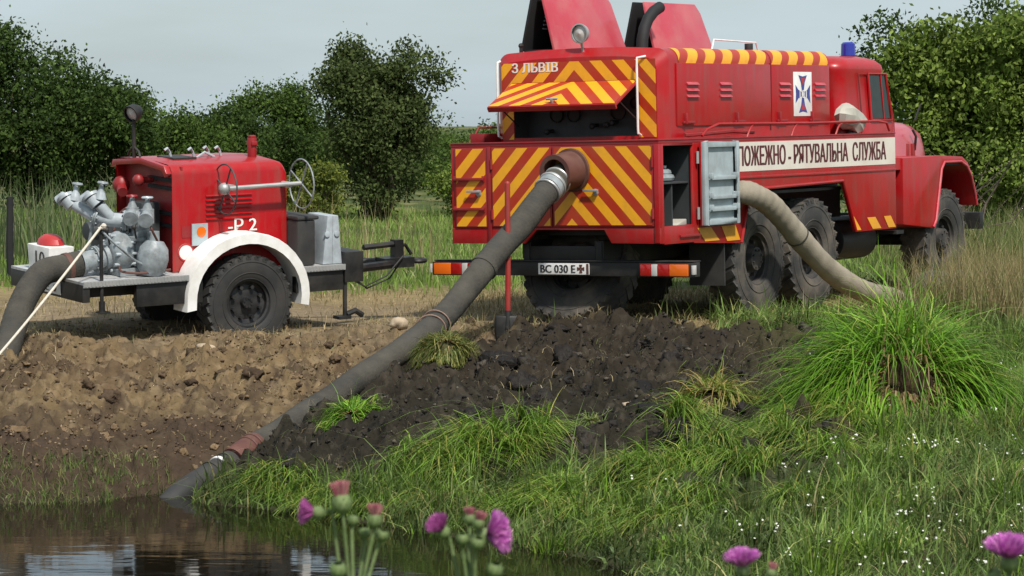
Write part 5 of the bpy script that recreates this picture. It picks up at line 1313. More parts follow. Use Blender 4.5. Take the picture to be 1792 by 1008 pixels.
# straw and dry grass round the truck wheels and on the track
def d_dry(X, Y):
    t, _, _ = bank_t(X, Y)
    return np.where((t > 0.98) & (Y < 34), 1, 0) * (0.35 + 0.65 * sst(0.4, 0.6, fbm(X, Y, 1.0, 3, 14))) * np.where(X < -0.6, 0.30, 1)
X, Y, Z = scatter(42000, -5.5, 6.5, 27.2, 34, d_dry); n_ = len(X)
blades('dry_grass', np.stack([X, Y, Z - 0.005], 1), rng.uniform(0.05, 0.16, n_), rng.uniform(0.006, 0.011, n_), np.abs(rng.normal(0.9, 0.6, n_)), rng.uniform(0, 6.28, n_), pal(G_DRY, n_, [0.28, 0.25, 0.17, 0.15, 0.15]), 'trampled straw and dry grass round the truck wheels', segs=3)
# straw lying over the bank
X, Y, Z = scatter(5000, -3.0, 2.6, 22.8, 28.5, lambda X, Y: np.where(bank_t(X, Y)[0] > 0.1, 0.3, 0) * sst(0.45, 0.6, fbm(X, Y, 1.5, 2, 24)) * np.where(X > np.interp(Y, HY, HX) - 0.7, 1, 0)); n_ = len(X)
blades('straw', np.stack([X, Y, Z + 0.02], 1), rng.uniform(0.06, 0.20, n_), rng.uniform(0.004, 0.008, n_), rng.uniform(0.9, 1.6, n_), rng.uniform(0, 6.28, n_), pal(G_DRY + [(0.12, 0.15, 0.04)], n_), 'loose straw stalks strewn over the soil', segs=3)
X, Y, Z = scatter(16000, -2.6, 3.0, 22.3, 29, lambda X, Y: np.where(dark_mask(X, Y) > 0.4, 0.7, 0) * (0.2 + 0.8 * sst(0.4, 0.6, fbm(X, Y, 2.2, 2, 29)))); n_ = len(X)
blades('root_fibres', np.stack([X, Y, Z + 0.01], 1), rng.uniform(0.03, 0.12, n_), rng.uniform(0.003, 0.007, n_), rng.uniform(0.8, 1.8, n_), rng.uniform(0, 6.28, n_), pal([(0.05, 0.042, 0.03), (0.09, 0.075, 0.05), (0.03, 0.025, 0.02), (0.07, 0.08, 0.03), (0.17, 0.14, 0.08)], n_, [0.33, 0.22, 0.25, 0.12, 0.08]), 'matted roots and dead stems in the dark soil heap', segs=3)
X, Y, Z = scatter(5200, -5.2, -0.8, 23.4, 29.5, lambda X, Y: np.where((bank_t(X, Y)[0] > 0.15) & (X < np.interp(Y, HY, HX) - 0.1), 0.9, 0) * sst(0.47, 0.62, fbm(X, Y, 0.9, 3, 124))); n_ = len(X)
blades('straw', np.stack([X, Y, Z + 0.015], 1), rng.uniform(0.04, 0.13, n_), rng.uniform(0.004, 0.008, n_), rng.uniform(0.8, 1.7, n_), rng.uniform(0, 6.28, n_), pal(G_DRY, n_), 'dry straw strewn over the brown bank below the trailer', segs=3)
# tall pale seed grass at the right
def tall(name, label, n, x0, x1, y0, y1, h0, h1, cols, dens=None, w=(0.006, 0.011), lean=0.3, segs=4):
    X, Y, Z = scatter(n, x0, x1, y0, y1, dens or (lambda a, b: np.ones(len(a)))); k = len(X)
    return blades(name, np.stack([X, Y, Z - 0.02], 1), rng.uniform(h0, h1, k), rng.uniform(w[0], w[1], k), np.abs(rng.normal(lean, lean * 0.6, k)), rng.uniform(0, 6.28, k), pal(cols, k), label, segs=segs)
tall('seed_grass', 'tall bleached seed grass at the right beyond the green tussock', 15000, 3.9, 7.5, 29.2, 33.6, 0.35, 0.8, G_DRY + [(0.2, 0.22, 0.07)], lambda X, Y: sst(3.6, 4.6, X - (Y - 30) * 0.25) * sst(0.35, 0.6, fbm(X, Y, 1.2, 2, 44)))
tall('seed_grass', 'green and straw tall grass along the right edge beside the tree', 9000, 5.2, 9, 33, 44, 0.4, 1.0, [(0.12, 0.17, 0.04), (0.2, 0.22, 0.07), (0.3, 0.27, 0.12), (0.07, 0.11, 0.03)], lambda X, Y: 0.9 * np.ones(len(X)), (0.008, 0.014))
# meadow behind the vehicles
X, Y, Z = scatter(60000, -11, 10, 33, 62, lambda X, Y: np.where(np.abs(X / Y) < 0.2, 1, 0) * sst(33, 35, Y)); n_ = len(X); hh = fbm(X, Y, 0.5, 3, 15)
mc = pal([(0.15, 0.23, 0.04), (0.19, 0.28, 0.06), (0.11, 0.17, 0.03), (0.22, 0.26, 0.08), (0.30, 0.28, 0.13)], n_, [0.32, 0.28, 0.22, 0.13, 0.05])
blades('meadow_grass', np.stack([X, Y, Z - 0.02], 1), (0.05 + 0.18 * hh) * np.exp(rng.normal(0, 0.25, n_)), rng.uniform(0.012, 0.03, n_), np.abs(rng.normal(0.35, 0.25, n_)), rng.uniform(0, 6.28, n_), mc * (0.7 + 0.6 * hh)[:, None], 'rough green meadow behind the trailer and truck', segs=3)
tall('tall_weeds', 'tall grey-green weeds at the left behind the trailer pump', 9000, -9.5, -4.6, 38, 50, 0.4, 1.35, [(0.09, 0.13, 0.045), (0.12, 0.16, 0.06), (0.15, 0.18, 0.08), (0.06, 0.095, 0.03), (0.2, 0.2, 0.11)], lambda X, Y: 0.6 * sst(0.46, 0.6, fbm(X, Y, 0.7, 3, 54)) * np.where(np.abs(X / Y) < 0.2, 1, 0), (0.014, 0.035), 0.22)
tall('tall_weeds', 'pale seed heads in the meadow beside the trailer front', 900, -4.4, -1.0, 36, 44, 0.5, 1.15, G_DRY, lambda X, Y: sst(0.5, 0.62, fbm(X, Y, 0.9, 2, 64)), (0.008, 0.014), 0.18)

# overturned grass tussocks: root ball + long combed blades
def tussock(name, x, y, R0, h0, n, label, cols, rootcol, face=-1.35, cat='grass tussock', up=0.30, hole=0.42):
    z0 = float(ground_h(x, y))
    T = empty(name, label, cat, mw=Matrix.Translation((x, y, z0)))
    bm = bmesh.new(); bmesh.ops.create_icosphere(bm, subdivisions=4, radius=1.0)
    V = np.array([v.co[:] for v in bm.verts]); Fc = np.array([[v.index for v in f.verts] for f in bm.faces]); bm.free()
    nn = fbm(V[:, 0] * 1.7 + V[:, 2] * 2.3 + 9, V[:, 1] * 1.9 + V[:, 2] + 5, 2.5, 4, 3)
    V = V * (0.72 + 0.55 * nn)[:, None] * np.array([R0 * 0.40, R0 * 0.25, R0 * 0.34]); V += np.array([0, 0, up]) - np.array([math.cos(face) * 0.75, math.sin(face) * 0.75, 0.66]) * R0 * 0.10
    np_obj('root_ball', np_mesh('root_ball', V, Fc, M['clod'], np.tile(np.array(rootcol), (len(V), 1)) * (0.6 + 0.9 * nn)[:, None], True), T)
    # blades radiate from the torn root side, which looks towards the viewer and up, then sag under their weight
    k = n
    nrm = np.array([math.cos(face) * 0.75, math.sin(face) * 0.75, 0.66]); uu = np.array([-math.sin(face), math.cos(face), 0.0]); vv_ = np.cross(nrm, uu)
    if vv_[2] < 0: vv_ = -vv_
    th = rng.uniform(0, 2 * np.pi, k); th = np.where((np.sin(th) < -0.15) & (rng.random(k) < 0.3), -th, th); q = hole * R0 + (1 - hole) * R0 * 0.75 * np.sqrt(rng.random(k))
    cu, su = np.cos(th), np.sin(th)
    base = (cu * q)[:, None] * uu + (su * q)[:, None] * vv_ * 0.75 + np.array([0, 0, up]) - nrm * (0.9 * q * q / R0)[:, None] + nrm * 0.12
    out = cu[:, None] * uu + su[:, None] * vv_ + nrm * rng.uniform(-0.3, 0.45, k)[:, None] + np.array([-0.12, 0, 0.05]) + rng.normal(0, 0.36, (k, 3)); out /= np.linalg.norm(out, axis=1)[:, None]
    L = h0 * np.clip(np.exp(rng.normal(0, 0.25, k)), 0.5, 1.3) * (0.72 + 0.55 * fbm(th * 1.6, th * 0 + 3, 1.5, 2, 7))
    L = np.where(q < R0 * (hole + 0.10), L * rng.uniform(0.25, 0.7, k), L)
    segs = 6; nv = 2 * segs + 1; Vs = np.zeros((k, nv, 3))
    side = np.cross(out, np.array([0, 0, 1.0]) + rng.normal(0, 0.4, (k, 3))); side /= np.linalg.norm(side, axis=1)[:, None]
    wd = rng.uniform(0.009, 0.018, k) * min(1.0, 0.45 + 0.55 * h0 / 0.8)
    P = base.copy(); D = out.copy(); g_ = rng.uniform(0.30, 0.75, k)
    wx_, wy_ = x, y
    for s in range(segs + 1):
        t = s / segs; w = wd * (1 - t ** 1.5)
        if s < segs:
            Vs[:, 2 * s] = P - side * w[:, None] / 2; Vs[:, 2 * s + 1] = P + side * w[:, None] / 2
        else: Vs[:, 2 * s] = P
        D = D + np.stack([np.zeros(k), np.zeros(k), -g_], 1) + rng.normal(0, 0.13, (k, 3)); D /= np.linalg.norm(D, axis=1)[:, None]
        P = P + D * (L / segs)[:, None]
        gz = ground_h(P[:, 0] + wx_, P[:, 1] + wy_, True) - z0
        P[:, 2] = np.maximum(P[:, 2], gz + 0.015 + 0.03 * rng.random(k))
    F_ = []
    for s in range(segs - 1): F_ += [(2 * s, 2 * s + 1, 2 * s + 3), (2 * s, 2 * s + 3, 2 * s + 2)]
    F_ += [(2 * segs - 2, 2 * segs - 1, 2 * segs)]
    Fa = (np.array(F_)[None] + (np.arange(k) * nv)[:, None, None]).reshape(-1, 3)
    bc = pal(cols, k); dead = (q < R0 * (hole + 0.10)) & (rng.random(k) < 0.7); bc[dead] = pal([(0.22, 0.14, 0.06), (0.30, 0.22, 0.09), (0.14, 0.085, 0.04)], int(dead.sum()))
    bl = np_obj('blades', np_mesh('blades', Vs.reshape(-1, 3), Fa, M['blade'], np.repeat(bc, nv, axis=0)), T); bl['kind'] = 'stuff'
    return T
BR = [(0.15, 0.31, 0.018), (0.11, 0.25, 0.018), (0.20, 0.37, 0.03), (0.075, 0.17, 0.015), (0.12, 0.27, 0.02), (0.28, 0.33, 0.06)]
tussock('grass_tussock', 3.14, 23.1, 0.56, 0.90, 21000, 'big bright green uprooted tussock with bare brown root hole at the right', BR, (0.04, 0.026, 0.014), hole=0.34, up=0.36)
tussock('grass_tussock', 1.62, 23.6, 0.26, 0.40, 1700, 'smaller yellowish uprooted tussock hanging over the dark soil edge', [(0.24, 0.23, 0.05), (0.15, 0.21, 0.035), (0.33, 0.24, 0.08), (0.2, 0.27, 0.04)], (0.06, 0.04, 0.025), face=-2.0, hole=0.25, up=0.12)
tussock('grass_tussock', -1.36, 24.3, 0.16, 0.30, 1100, 'small bright grass sod beside the lower end of the suction hose', BR, (0.04, 0.03, 0.02), hole=0.15, up=0.06)
tussock('grass_tussock', -0.60, 25.9, 0.32, 0.17, 1800, 'mossy green sod caught against the suction hose', [(0.10, 0.14, 0.03), (0.15, 0.17, 0.04), (0.26, 0.23, 0.07)], (0.06, 0.06, 0.025), hole=0.1, up=0.02)
tussock('grass_tussock', 0.62, 23.35, 0.06, 0.22, 160, 'lone little leafy tuft rooted in the lower dark soil', [(0.16, 0.23, 0.06), (0.25, 0.27, 0.09)], (0.03, 0.025, 0.02), hole=0.1, up=0.03)

# broad-leaved weeds and dead stems mixed into the bank grass
X, Y, Z = scatter(9000, 0.2, 5.6, 15.8, 28, lambda X, Y: d_bank(X, Y) * sst(0.40, 0.60, fbm(X, Y, 1.1, 3, 71))); n_ = len(X)
blades('bank_weeds', np.stack([X, Y, Z], 1), rng.uniform(0.05, 0.13, n_), rng.uniform(0.016, 0.034, n_), rng.uniform(0.5, 1.3, n_), rng.uniform(0, 6.28, n_), pal([(0.09, 0.15, 0.04), (0.06, 0.10, 0.03), (0.13, 0.19, 0.06), (0.17, 0.2, 0.09)], n_), 'broad-leaved weeds growing through the bank grass', segs=3)
X, Y, Z = scatter(3500, 0.0, 5.6, 15.8, 28, lambda X, Y: d_bank(X, Y) * sst(0.5, 0.65, fbm(X, Y, 0.9, 3, 73))); n_ = len(X)
blades('dead_stems', np.stack([X, Y, Z], 1), rng.uniform(0.10, 0.30, n_), rng.uniform(0.004, 0.008, n_), rng.uniform(0.4, 1.7, n_), rng.uniform(0, 6.28, n_), pal(G_DRY + [(0.15, 0.1, 0.06)], n_), 'bleached and brown dead stems lying in the bank grass', segs=3)
# white wild flowers on the bank
fx, fy, fz = scatter(560, 0.5, 4.5, 16.5, 25.5, lambda X, Y: np.where((bank_t(X, Y)[0] > 0.03) & (X > 0.7 + np.clip(Y - 20.5, 0, 9) * 0.33), 1, 0) * (1 - dark_mask(X, Y)) * sst(0.36, 0.55, fbm(X, Y, 1.3, 2, 81)))
Vs, Fs = [], []; o_ = 0
for x, y, z in zip(fx, fy, fz):
    h = random.uniform(0.10, 0.26)
    for k in range(random.choice((1, 1, 2, 3))):
        cx, cy, cz = x + random.gauss(0, 0.018), y + random.gauss(0, 0.018), z + h + random.gauss(0, 0.02); r = random.uniform(0.006, 0.013)
        V = np.array([(0, 0, 0.006)] + [(math.cos(a) * r * (1 if i % 2 else 0.55), math.sin(a) * r * (1 if i % 2 else 0.55), (0.004 if i % 2 else 0)) for i, a in enumerate([2 * math.pi * i / 10 for i in range(10)])])
        tl = Matrix.Rotation(random.uniform(0.2, 1.3), 3, Vector((random.uniform(0.3, 1), random.uniform(-0.5, 0.5), 0)).normalized())
        V = V @ np.array(tl).T + (cx, cy, cz)
        Vs.append(V); Fs.append(np.array([(0, 1 + i, 1 + (i + 1) % 10) for i in range(10)]) + o_); o_ += 11
wfm = mat('white_petals', (0.78, 0.78, 0.70), 0.6, var=0.05, transl=0.2)
o = np_obj('white_wildflowers', np_mesh('white_wildflowers', np.concatenate(Vs), np.concatenate(Fs), wfm)); tag(o, 'tiny white wild flowers sprinkled over the green bank', None, None, 'stuff')

# ------------------------------------------------------------------ trees and bushes
def make_tree(name, label, x, y, lobes, n_cl, leaf, cols, per=26, spread=0.22, trunk_r=0.07, stems=4, group=None, cat='tree', inner=0.25, twigs=0, seed=0):
    """lobes: list of (cx, cy, cz, rx, ry, rz) relative to the foot"""
    global rng
    rng = np.random.default_rng(int(abs(x) * 131 + y * 17) + seed)
    n_cl = int(n_cl * 1.25); per = int(per * 2.0); leaf *= 0.66; spread *= 0.85; per = int(per * 1.25)
    z0 = float(ground_h(x, y))
    T = empty(name, label, cat, group, mw=Matrix.Translation((x, y, z0)))
    L = np.array(lobes, float); vol = L[:, 3] * L[:, 4] * L[:, 5]; vol = vol ** 0.75 / (vol ** 0.75).sum()
    cs = []; br = []; subs = []
    big = float(np.mean(L[:, 3:])); nsub = 16 + 7 * len(L)
    while len(subs) < nsub:
        q = L[rng.choice(len(L), p=vol)]; d = rng.normal(size=3); d /= np.linalg.norm(d); d[1] -= 0.25
        rs = big * rng.uniform(0.24, 0.44); p = q[:3] + d * np.maximum(q[3:] - rs * 0.8, 0.1) * rng.uniform(0.75, 1.0)
        if p[2] > 0.1: subs.append((p[0], p[1], p[2], rs, rs, rs * rng.uniform(0.7, 0.95)))
    subs = np.array(subs)
    while len(cs) < n_cl:
        q = subs[rng.integers(len(subs))]
        d = rng.normal(size=3); d /= np.linalg.norm(d)
        d[2] += 0.25
        rad = 1 - inner * rng.random() ** 1.5 if rng.random() < 0.8 else rng.random() ** 0.5
        rad *= 1 + 0.10 * rng.normal()
        p = q[:3] + d * q[3:] * rad
        if p[2] < 0.12: continue
        cs.append(p); br.append(rng.uniform(0.8, 1.2))
    cs = np.array(cs)
    cb_ = np.array(br)
    k = n_cl * per
    ci = np.repeat(np.arange(n_cl), per)
    off = rng.normal(size=(k, 3)) * spread * np.array([1, 1, 0.75])
    C_ = cs[ci] + off; C_[:, 2] = np.maximum(C_[:, 2], 0.03)
    u = rng.normal(size=(k, 3)); u /= np.linalg.norm(u, axis=1)[:, None]
    v = np.cross(u, rng.normal(size=(k, 3))); v /= np.linalg.norm(v, axis=1)[:, None]
    s = leaf * rng.uniform(0.6, 1.3, k)
    V = np.stack([C_ - u * s[:, None] * 0.5, C_ + v * s[:, None] * 0.28, C_ + u * s[:, None] * 0.5, C_ - v * s[:, None] * 0.28], 1).reshape(-1, 3)
    Fq = np.arange(k * 4).reshape(k, 4)
    cc = pal(cols, k, jit=0.22) * cb_[ci][:, None]
    cr = np_obj('crown', np_mesh('crown', V, Fq, M['leaf'], np.repeat(cc, 4, axis=0)), T)
    b = MB()
    tips = cs[rng.choice(n_cl, min(n_cl, 16 + twigs), replace=False)]
    top = max(L[:, 2])
    st = []
    for i in range(stems):
        q = L[i % len(L)]; a = rng.uniform(0, 6.28)
        e = np.array([q[0] * 0.9 + 0.15 * math.cos(a), q[1] * 0.9 + 0.15 * math.sin(a), q[2] * 0.85])
        m_ = e * 0.5 + rng.normal(size=3) * 0.08 * top / 2
        b0 = np.array([0.12 * math.cos(a), 0.12 * math.sin(a), -0.1])
        pth = [Vector(p) for p in (b0, m_ * 0.6 + b0 * 0.4, m_, e)]
        b.tube(catmull(pth, 8), [trunk_r * (1 - 0.75 * j / 8) for j in range(9)], 7); st.append(catmull(pth, 8))
    for tp in tips:
        sp_ = st[rng.integers(len(st))]; s0 = sp_[rng.integers(3, 8)]; tpv = Vector(tp)
        mid = s0.lerp(tpv, 0.5) + Vector(rng.normal(size=3) * 0.08)
        b.tube([s0, mid, tpv], [trunk_r * 0.32, trunk_r * 0.2, trunk_r * 0.06], 5)
    b.obj('trunk', M['bark'], T, smooth=60)
    return T

D1 = [(0.036, 0.064, 0.014), (0.05, 0.084, 0.018), (0.026, 0.047, 0.012), (0.07, 0.11, 0.025)]
D2 = [(0.055, 0.098, 0.018), (0.075, 0.125, 0.022), (0.042, 0.072, 0.015), (0.10, 0.15, 0.035)]
D3 = [(0.11, 0.165, 0.026), (0.15, 0.21, 0.035), (0.075, 0.115, 0.02), (0.20, 0.26, 0.06)]
OL = [(0.055, 0.078, 0.022), (0.07, 0.095, 0.028), (0.042, 0.06, 0.018), (0.09, 0.115, 0.038)]
GB = 'trees and bushes along the far side of the meadow'
make_tree('broad_tree', 'tall dark green tree at the far left edge behind the weeds', -10.4, 62, [(0, 0, 2.0, 2.0, 1.6, 1.9), (0.9, 0, 1.2, 2.2, 1.6, 1.3), (-0.3, 0, 2.9, 1.3, 1.1, 1.0), (1.2, -0.3, 2.2, 1.3, 1.2, 1.0)], 560, 0.15, D1, 30, 0.24, group=GB)
make_tree('broad_tree', 'rounded green tree sloping down behind the work lamp mast', -8.2, 64, [(0, 0, 1.3, 1.5, 1.3, 1.25), (0.9, 0, 0.9, 1.4, 1.2, 1.0), (-0.7, 0, 1.9, 1.0, 1.0, 0.9)], 300, 0.14, D2, 30, 0.22, group=GB)
make_tree('hedge_bush', 'low dark hedge bush directly behind the trailer hood', -6.6, 66, [(-0.6, 0, 1.0, 1.4, 1.0, 1.1), (0.8, 0, 1.1, 1.3, 1.0, 1.15), (0.2, 0, 1.5, 0.8, 0.8, 0.7)], 260, 0.14, D1, 30, 0.2, group=GB, cat='bush')
make_tree('hedge_bush', 'green domed bush between trailer exhaust and the olive bush', -5.35, 70, [(-0.6, 0, 1.4, 1.3, 1.0, 1.4), (0.6, 0, 1.5, 1.3, 1.0, 1.45), (0.1, 0, 2.1, 0.8, 0.8, 0.75)], 300, 0.14, D2, 30, 0.2, group=GB, cat='bush')
make_tree('olive_bush', 'large loose olive-dark bush standing between trailer and truck', -2.55, 56, [(-0.55, 0, 2.75, 0.85, 0.8, 0.75), (0.55, 0, 2.55, 0.85, 0.8, 0.85), (0, 0, 1.9, 1.25, 1.0, 1.2), (0.1, -0.2, 0.8, 0.95, 0.8, 1.0), (0, -0.3, 1.6, 1.0, 0.8, 1.0), (-0.2, -0.2, 2.3, 0.9, 0.8, 0.8), (-1.0, 0, 2.6, 0.4, 0.4, 0.4), (1.05, 0, 2.9, 0.32, 0.4, 0.45)], 430, 0.13, OL, 28, 0.19, stems=7, twigs=30, group=GB, cat='bush', inner=0.4)
make_tree('yellow_shrub', 'small yellow-green shrub at the left foot of the olive bush', -3.35, 50, [(0, 0, 0.55, 0.55, 0.5, 0.6), (0.25, 0, 0.9, 0.35, 0.35, 0.45)], 90, 0.10, [(0.14, 0.17, 0.03), (0.18, 0.2, 0.04), (0.09, 0.12, 0.025)], 24, 0.13, 0.03, group=GB, cat='bush')
make_tree('low_shrub', 'low green shrub just left of the truck body', -1.0, 60, [(0, 0, 0.7, 0.8, 0.6, 0.75), (0.5, 0, 0.9, 0.6, 0.6, 0.8)], 120, 0.12, D3, 24, 0.17, 0.03, group=GB, cat='bush')
make_tree('low_shrub', 'dim shrub far behind the truck body', 0.4, 75, [(0, 0, 0.9, 1.6, 0.8, 0.95), (-0.9, 0, 0.9, 0.9, 0.8, 0.95)], 140, 0.13, D2, 24, 0.2, 0.03, group=GB, cat='bush')
make_tree('low_shrub', 'far low shrub showing below the truck frame', 3.4, 70, [(0, 0, 0.9, 1.6, 0.8, 1.0), (1.4, 0, 1.0, 1.2, 0.8, 1.0)], 150, 0.13, D2, 24, 0.2, 0.03, group=GB, cat='bush')
for i_, (bx_, by_, bs_, lb_) in enumerate(((-0.55, 72, 1.0, 'far green shrub in the gap left of the truck deck'), (-1.7, 84, 1.15, 'far hazy shrub behind the olive bush'), (1.6, 88, 1.1, 'far shrub hidden mostly by the truck hood'), (-4.2, 90, 1.2, 'far shrub beyond the domed bush'))):
    make_tree('far_shrub', lb_, bx_, by_, [(0, 0, 0.9 * bs_, 1.5 * bs_, 0.9, 1.05 * bs_), (1.2 * bs_, 0, 0.8 * bs_, 1.2 * bs_, 0.9, 0.9 * bs_), (-1.2 * bs_, 0, 0.75 * bs_, 1.2 * bs_, 0.9, 0.85 * bs_)], 130, 0.16, D2, 22, 0.24, 0.04, group=GB, cat='bush')
make_tree('leafy_tree', 'sunlit leafy tree right behind the truck cab', 6.55, 44, [(-0.25, 0, 2.45, 0.95, 0.9, 1.2), (0.3, 0, 2.2, 1.0, 0.9, 1.2), (-0.2, 0, 1.4, 0.75, 0.8, 1.15), (0.3, 0, 3.1, 0.85, 0.7, 0.7), (0.7, 0, 1.5, 0.9, 0.8, 1.3)], 380, 0.15, D3, 17, 0.16, stems=5, twigs=14, group=GB)
make_tree('leafy_tree', 'bright leafy tree cut by the right edge of the frame', 7.75, 43, [(0, 0, 2.3, 1.05, 0.9, 1.3), (0.2, 0, 1.2, 1.1, 0.9, 1.2), (0.0, 0, 3.0, 0.85, 0.7, 0.8)], 360, 0.15, D3, 17, 0.16, stems=5, twigs=14, group=GB)
make_tree('dark_tree', 'dark tree behind the right-hand leafy trees', 7.6, 52, [(0, 0, 2.3, 2.0, 1.0, 2.0), (-1.0, 0, 1.4, 1.2, 1.0, 1.5), (1.2, 0, 2.6, 1.0, 1.0, 1.6)], 340, 0.14, D1, 28, 0.22, group=GB)
make_tree('sapling', 'thin grey-stemmed sapling in front of the right-hand trees by the truck nose', 6.02, 38.2, [(-0.6, 0, 1.55, 0.35, 0.3, 0.35), (0.5, 0, 1.7, 0.4, 0.3, 0.4), (0.1, 0, 1.4, 0.3, 0.3, 0.4), (0.8, 0, 1.3, 0.3, 0.3, 0.25), (-0.2, 0, 0.3, 0.5, 0.4, 0.3)], 42, 0.09, D3, 14, 0.13, 0.035, stems=4, twigs=6, group=GB)

# ------------------------------------------------------------------ thistles on the near bank
def head(parent, p, axis, r, kind):
    """kind: bloom / halfbloom / bud / green"""
    p = Vector(p); ax = Vector(axis).normalized()
    gl = r * (0.72 if kind == 'bloom' else 0.82)
    b = MB(); b.lathe([(-gl * 1.1, 0.002), (-gl * 1.05, gl * 0.35), (-gl * 0.6, gl * 0.85), (0, gl), (gl * 0.5, gl * 0.85), (gl * 0.85, gl * 0.55)], p, ax, 14)
    m = rotm(ax)
    for ring, hq in ((9, -0.6), (10, -0.1), (9, 0.4)):
        for k in range(ring):
            a = 2 * math.pi * (k + hq) / ring; rr_ = gl * (1 - 0.35 * hq * hq)
            q0 = p + m @ Vector((rr_ * math.cos(a), rr_ * math.sin(a), gl * hq)); q1 = q0 + m @ Vector((math.cos(a), math.sin(a), 0.8)) * gl * 0.38
            tv = m @ Vector((-math.sin(a), math.cos(a), 0)) * gl * 0.10
            b.add([q0 + tv, q0 - tv, q1], [(0, 1, 2)])
    hd = b.obj('flower_head', M['thistle_green'], parent, smooth=60)
    if kind != 'green':
        n_ = {'bloom': 700, 'halfbloom': 420, 'bud': 200}[kind]
        sprd = {'bloom': 1.3, 'halfbloom': 0.8, 'bud': 0.3}[kind]; ln = {'bloom': 1.75, 'halfbloom': 1.6, 'bud': 1.1}[kind]
        cols = {'bloom': [(0.58, 0.15, 0.50), (0.70, 0.30, 0.60), (0.48, 0.09, 0.44)], 'halfbloom': [(0.48, 0.13, 0.38), (0.40, 0.09, 0.30)], 'bud': [(0.50, 0.20, 0.22), (0.42, 0.10, 0.16), (0.55, 0.30, 0.26)]}[kind]
        a = rng.uniform(0, 6.28, n_); q = np.sqrt(rng.random(n_))
        Mx = np.array(m)
        bs = np.stack([q * np.cos(a) * r * 0.5, q * np.sin(a) * r * 0.5, np.full(n_, r * 0.55)], 1)
        d = np.stack([q * np.cos(a) * sprd, q * np.sin(a) * sprd, np.ones(n_)], 1) + rng.normal(0, 0.08, (n_, 3)); d /= np.linalg.norm(d, axis=1)[:, None]
        tip = bs + d * (r * ln * rng.uniform(0.8, 1.1, n_))[:, None]
        sd = np.cross(d, rng.normal(size=(n_, 3))); sd /= np.linalg.norm(sd, axis=1)[:, None]; sd *= r * 0.05
        V = np.stack([bs - sd, bs + sd, tip + sd, tip - sd], 1).reshape(-1, 3) @ Mx.T + np.array(p)
        np_obj('petals', np_mesh('petals', V, np.arange(n_ * 4).reshape(n_, 4), M['purple'], np.repeat(pal(cols, n_, jit=0.3), 4, axis=0)), hd)['kind'] = 'stuff'
    return hd

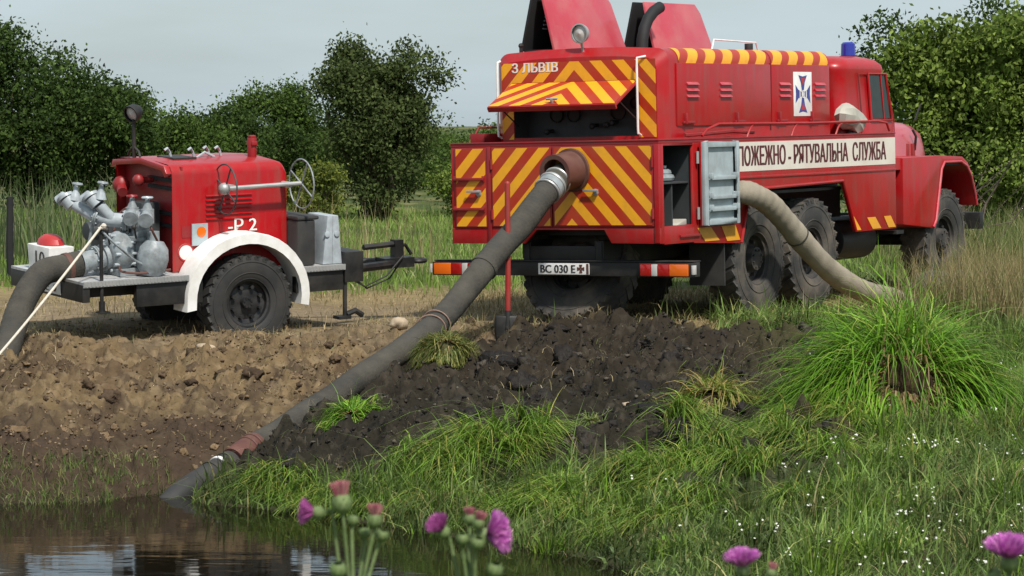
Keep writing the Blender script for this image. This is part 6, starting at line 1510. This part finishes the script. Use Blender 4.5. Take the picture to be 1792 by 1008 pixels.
def thistle(label, foot, heads, leaves):
    """heads: (position, radius, facing, kind)"""
    fx_, fy_ = foot
    z0 = float(ground_h(fx_, fy_)); F_ = Vector((fx_, fy_, z0))
    T = empty('thistle', label, 'thistle', 'thistles on the near bank', mw=Matrix.Translation(F_))
    tops = [Vector(p) - F_ for (p, r, ax, kd) in heads]
    av = sum(tops, Vector((0, 0, 0))) / len(tops)
    junction = Vector((av.x, av.y, min(t.z for t in tops) - 0.09))
    b = MB(); main = catmull([Vector((0, 0, -0.05)), Vector((0.02, 0.01, junction.z * 0.5)), junction], 12)
    b.tube(main, [0.010 - 0.004 * i / 12 for i in range(13)], 8)
    for t, h in zip(tops, heads):
        ax = Vector(h[2]).normalized(); e_ = t - ax * h[1] * 0.9
        b.tube(catmull([junction + Vector((0, 0, -0.02)), junction.lerp(e_, 0.45) + Vector((0, 0, -0.01)), e_ - ax * 0.012, e_], 10), [0.0036, 0.0035, 0.0034, 0.0033, 0.0032, 0.003, 0.003, 0.003, 0.003, 0.0034, 0.004], 7)
    b.obj('stem', M['thistle_green'], T, smooth=60)
    for t, h in zip(tops, heads): head(T, t, h[2], h[1], h[3])
    for k in range(leaves):
        zf = 0.25 + 0.72 * k / leaves; p = main[int(zf * 12)]; a = k * 2.4; Lq = 0.20 * (1.25 - zf) + 0.02
        lb = MB(); n_ = 9; 
        for i in range(n_):
            t = i / (n_ - 1); w = 0.16 * Lq * (1 - t) ** 0.5 * (1.0 if i % 2 else 0.35) + 0.002
            c = p + Vector((math.cos(a), math.sin(a), 0)) * (t * Lq) + Vector((0, 0, 0.35 * Lq * math.sin(t * 2.2)))
            sv = Vector((-math.sin(a), math.cos(a), 0)) * w
            lb.v += [tuple(c - sv + Vector((0, 0, w * 0.4))), tuple(c), tuple(c + sv + Vector((0, 0, w * 0.4)))]
        for i in range(n_ - 1):
            for j in range(2): lb.f.append((3 * i + j, 3 * i + j + 1, 3 * i + 3 + j + 1, 3 * i + 3 + j))
        lb.obj('leaf', M['thistle_green'], T, smooth=0)
    return T
thistle('leftmost thistle with several pink buds and one purple bloom facing left', (-0.27, 5.0),
        [((-0.3353, 5.0, 1.3484), 0.0152, (-1, -0.2, 0.15), 'halfbloom'), ((-0.2927, 4.98, 1.3679), 0.022, (-0.1, 0, 1), 'bud'), ((-0.2377, 5.0, 1.3355), 0.0165, (0.1, -0.1, 1), 'bud'), ((-0.2263, 5.03, 1.3055), 0.014, (0.3, -0.3, 0.9), 'green'), ((-0.2984, 4.97, 1.2537), 0.0177, (0, -0.3, 1), 'green'), ((-0.2571, 5.05, 1.3066), 0.0122, (0, 0, 1), 'green'), ((-0.2764, 5.04, 1.3301), 0.0122, (0.1, 0, 1), 'green')], 6)
thistle('middle thistle with a wide purple bloom facing right among green buds', (-0.06, 5.05),
        [((-0.1196, 5.05, 1.3076), 0.0152, (-0.5, -0.5, 0.8), 'halfbloom'), ((-0.0498, 5.05, 1.3006), 0.0207, (0.95, -0.35, 0.25), 'bloom'), ((-0.0742, 5.08, 1.3266), 0.0122, (0, 0, 1), 'bud'), ((-0.0576, 5.03, 1.3254), 0.0128, (0.2, -0.2, 1), 'bud'), ((-0.0852, 5.02, 1.2999), 0.0128, (0, -0.2, 1), 'green'), ((-0.0593, 5.01, 1.2944), 0.0146, (0.2, -0.4, 1), 'green'), ((-0.0298, 5.03, 1.2445), 0.0171, (0.2, -0.3, 1), 'green'), ((-0.0811, 5.07, 1.2605), 0.011, (-0.2, 0, 1), 'green')], 6)
thistle('pale pink thistle low in the frame right of the centre', (0.40, 5.0),
        [((0.3989, 5.0, 1.2481), 0.017, (-0.1, -0.15, 1), 'bloom'), ((0.451, 5.03, 1.2385), 0.011, (0.2, 0, 1), 'bud')], 5)
thistle('large magenta thistle bloom in the lower right corner', (0.83, 4.95),
        [((0.8503, 4.95, 1.2686), 0.022, (-0.05, -0.2, 1), 'bloom'), ((0.8284, 4.97, 1.2448), 0.0146, (-0.6, -0.2, 0.8), 'green')], 5)
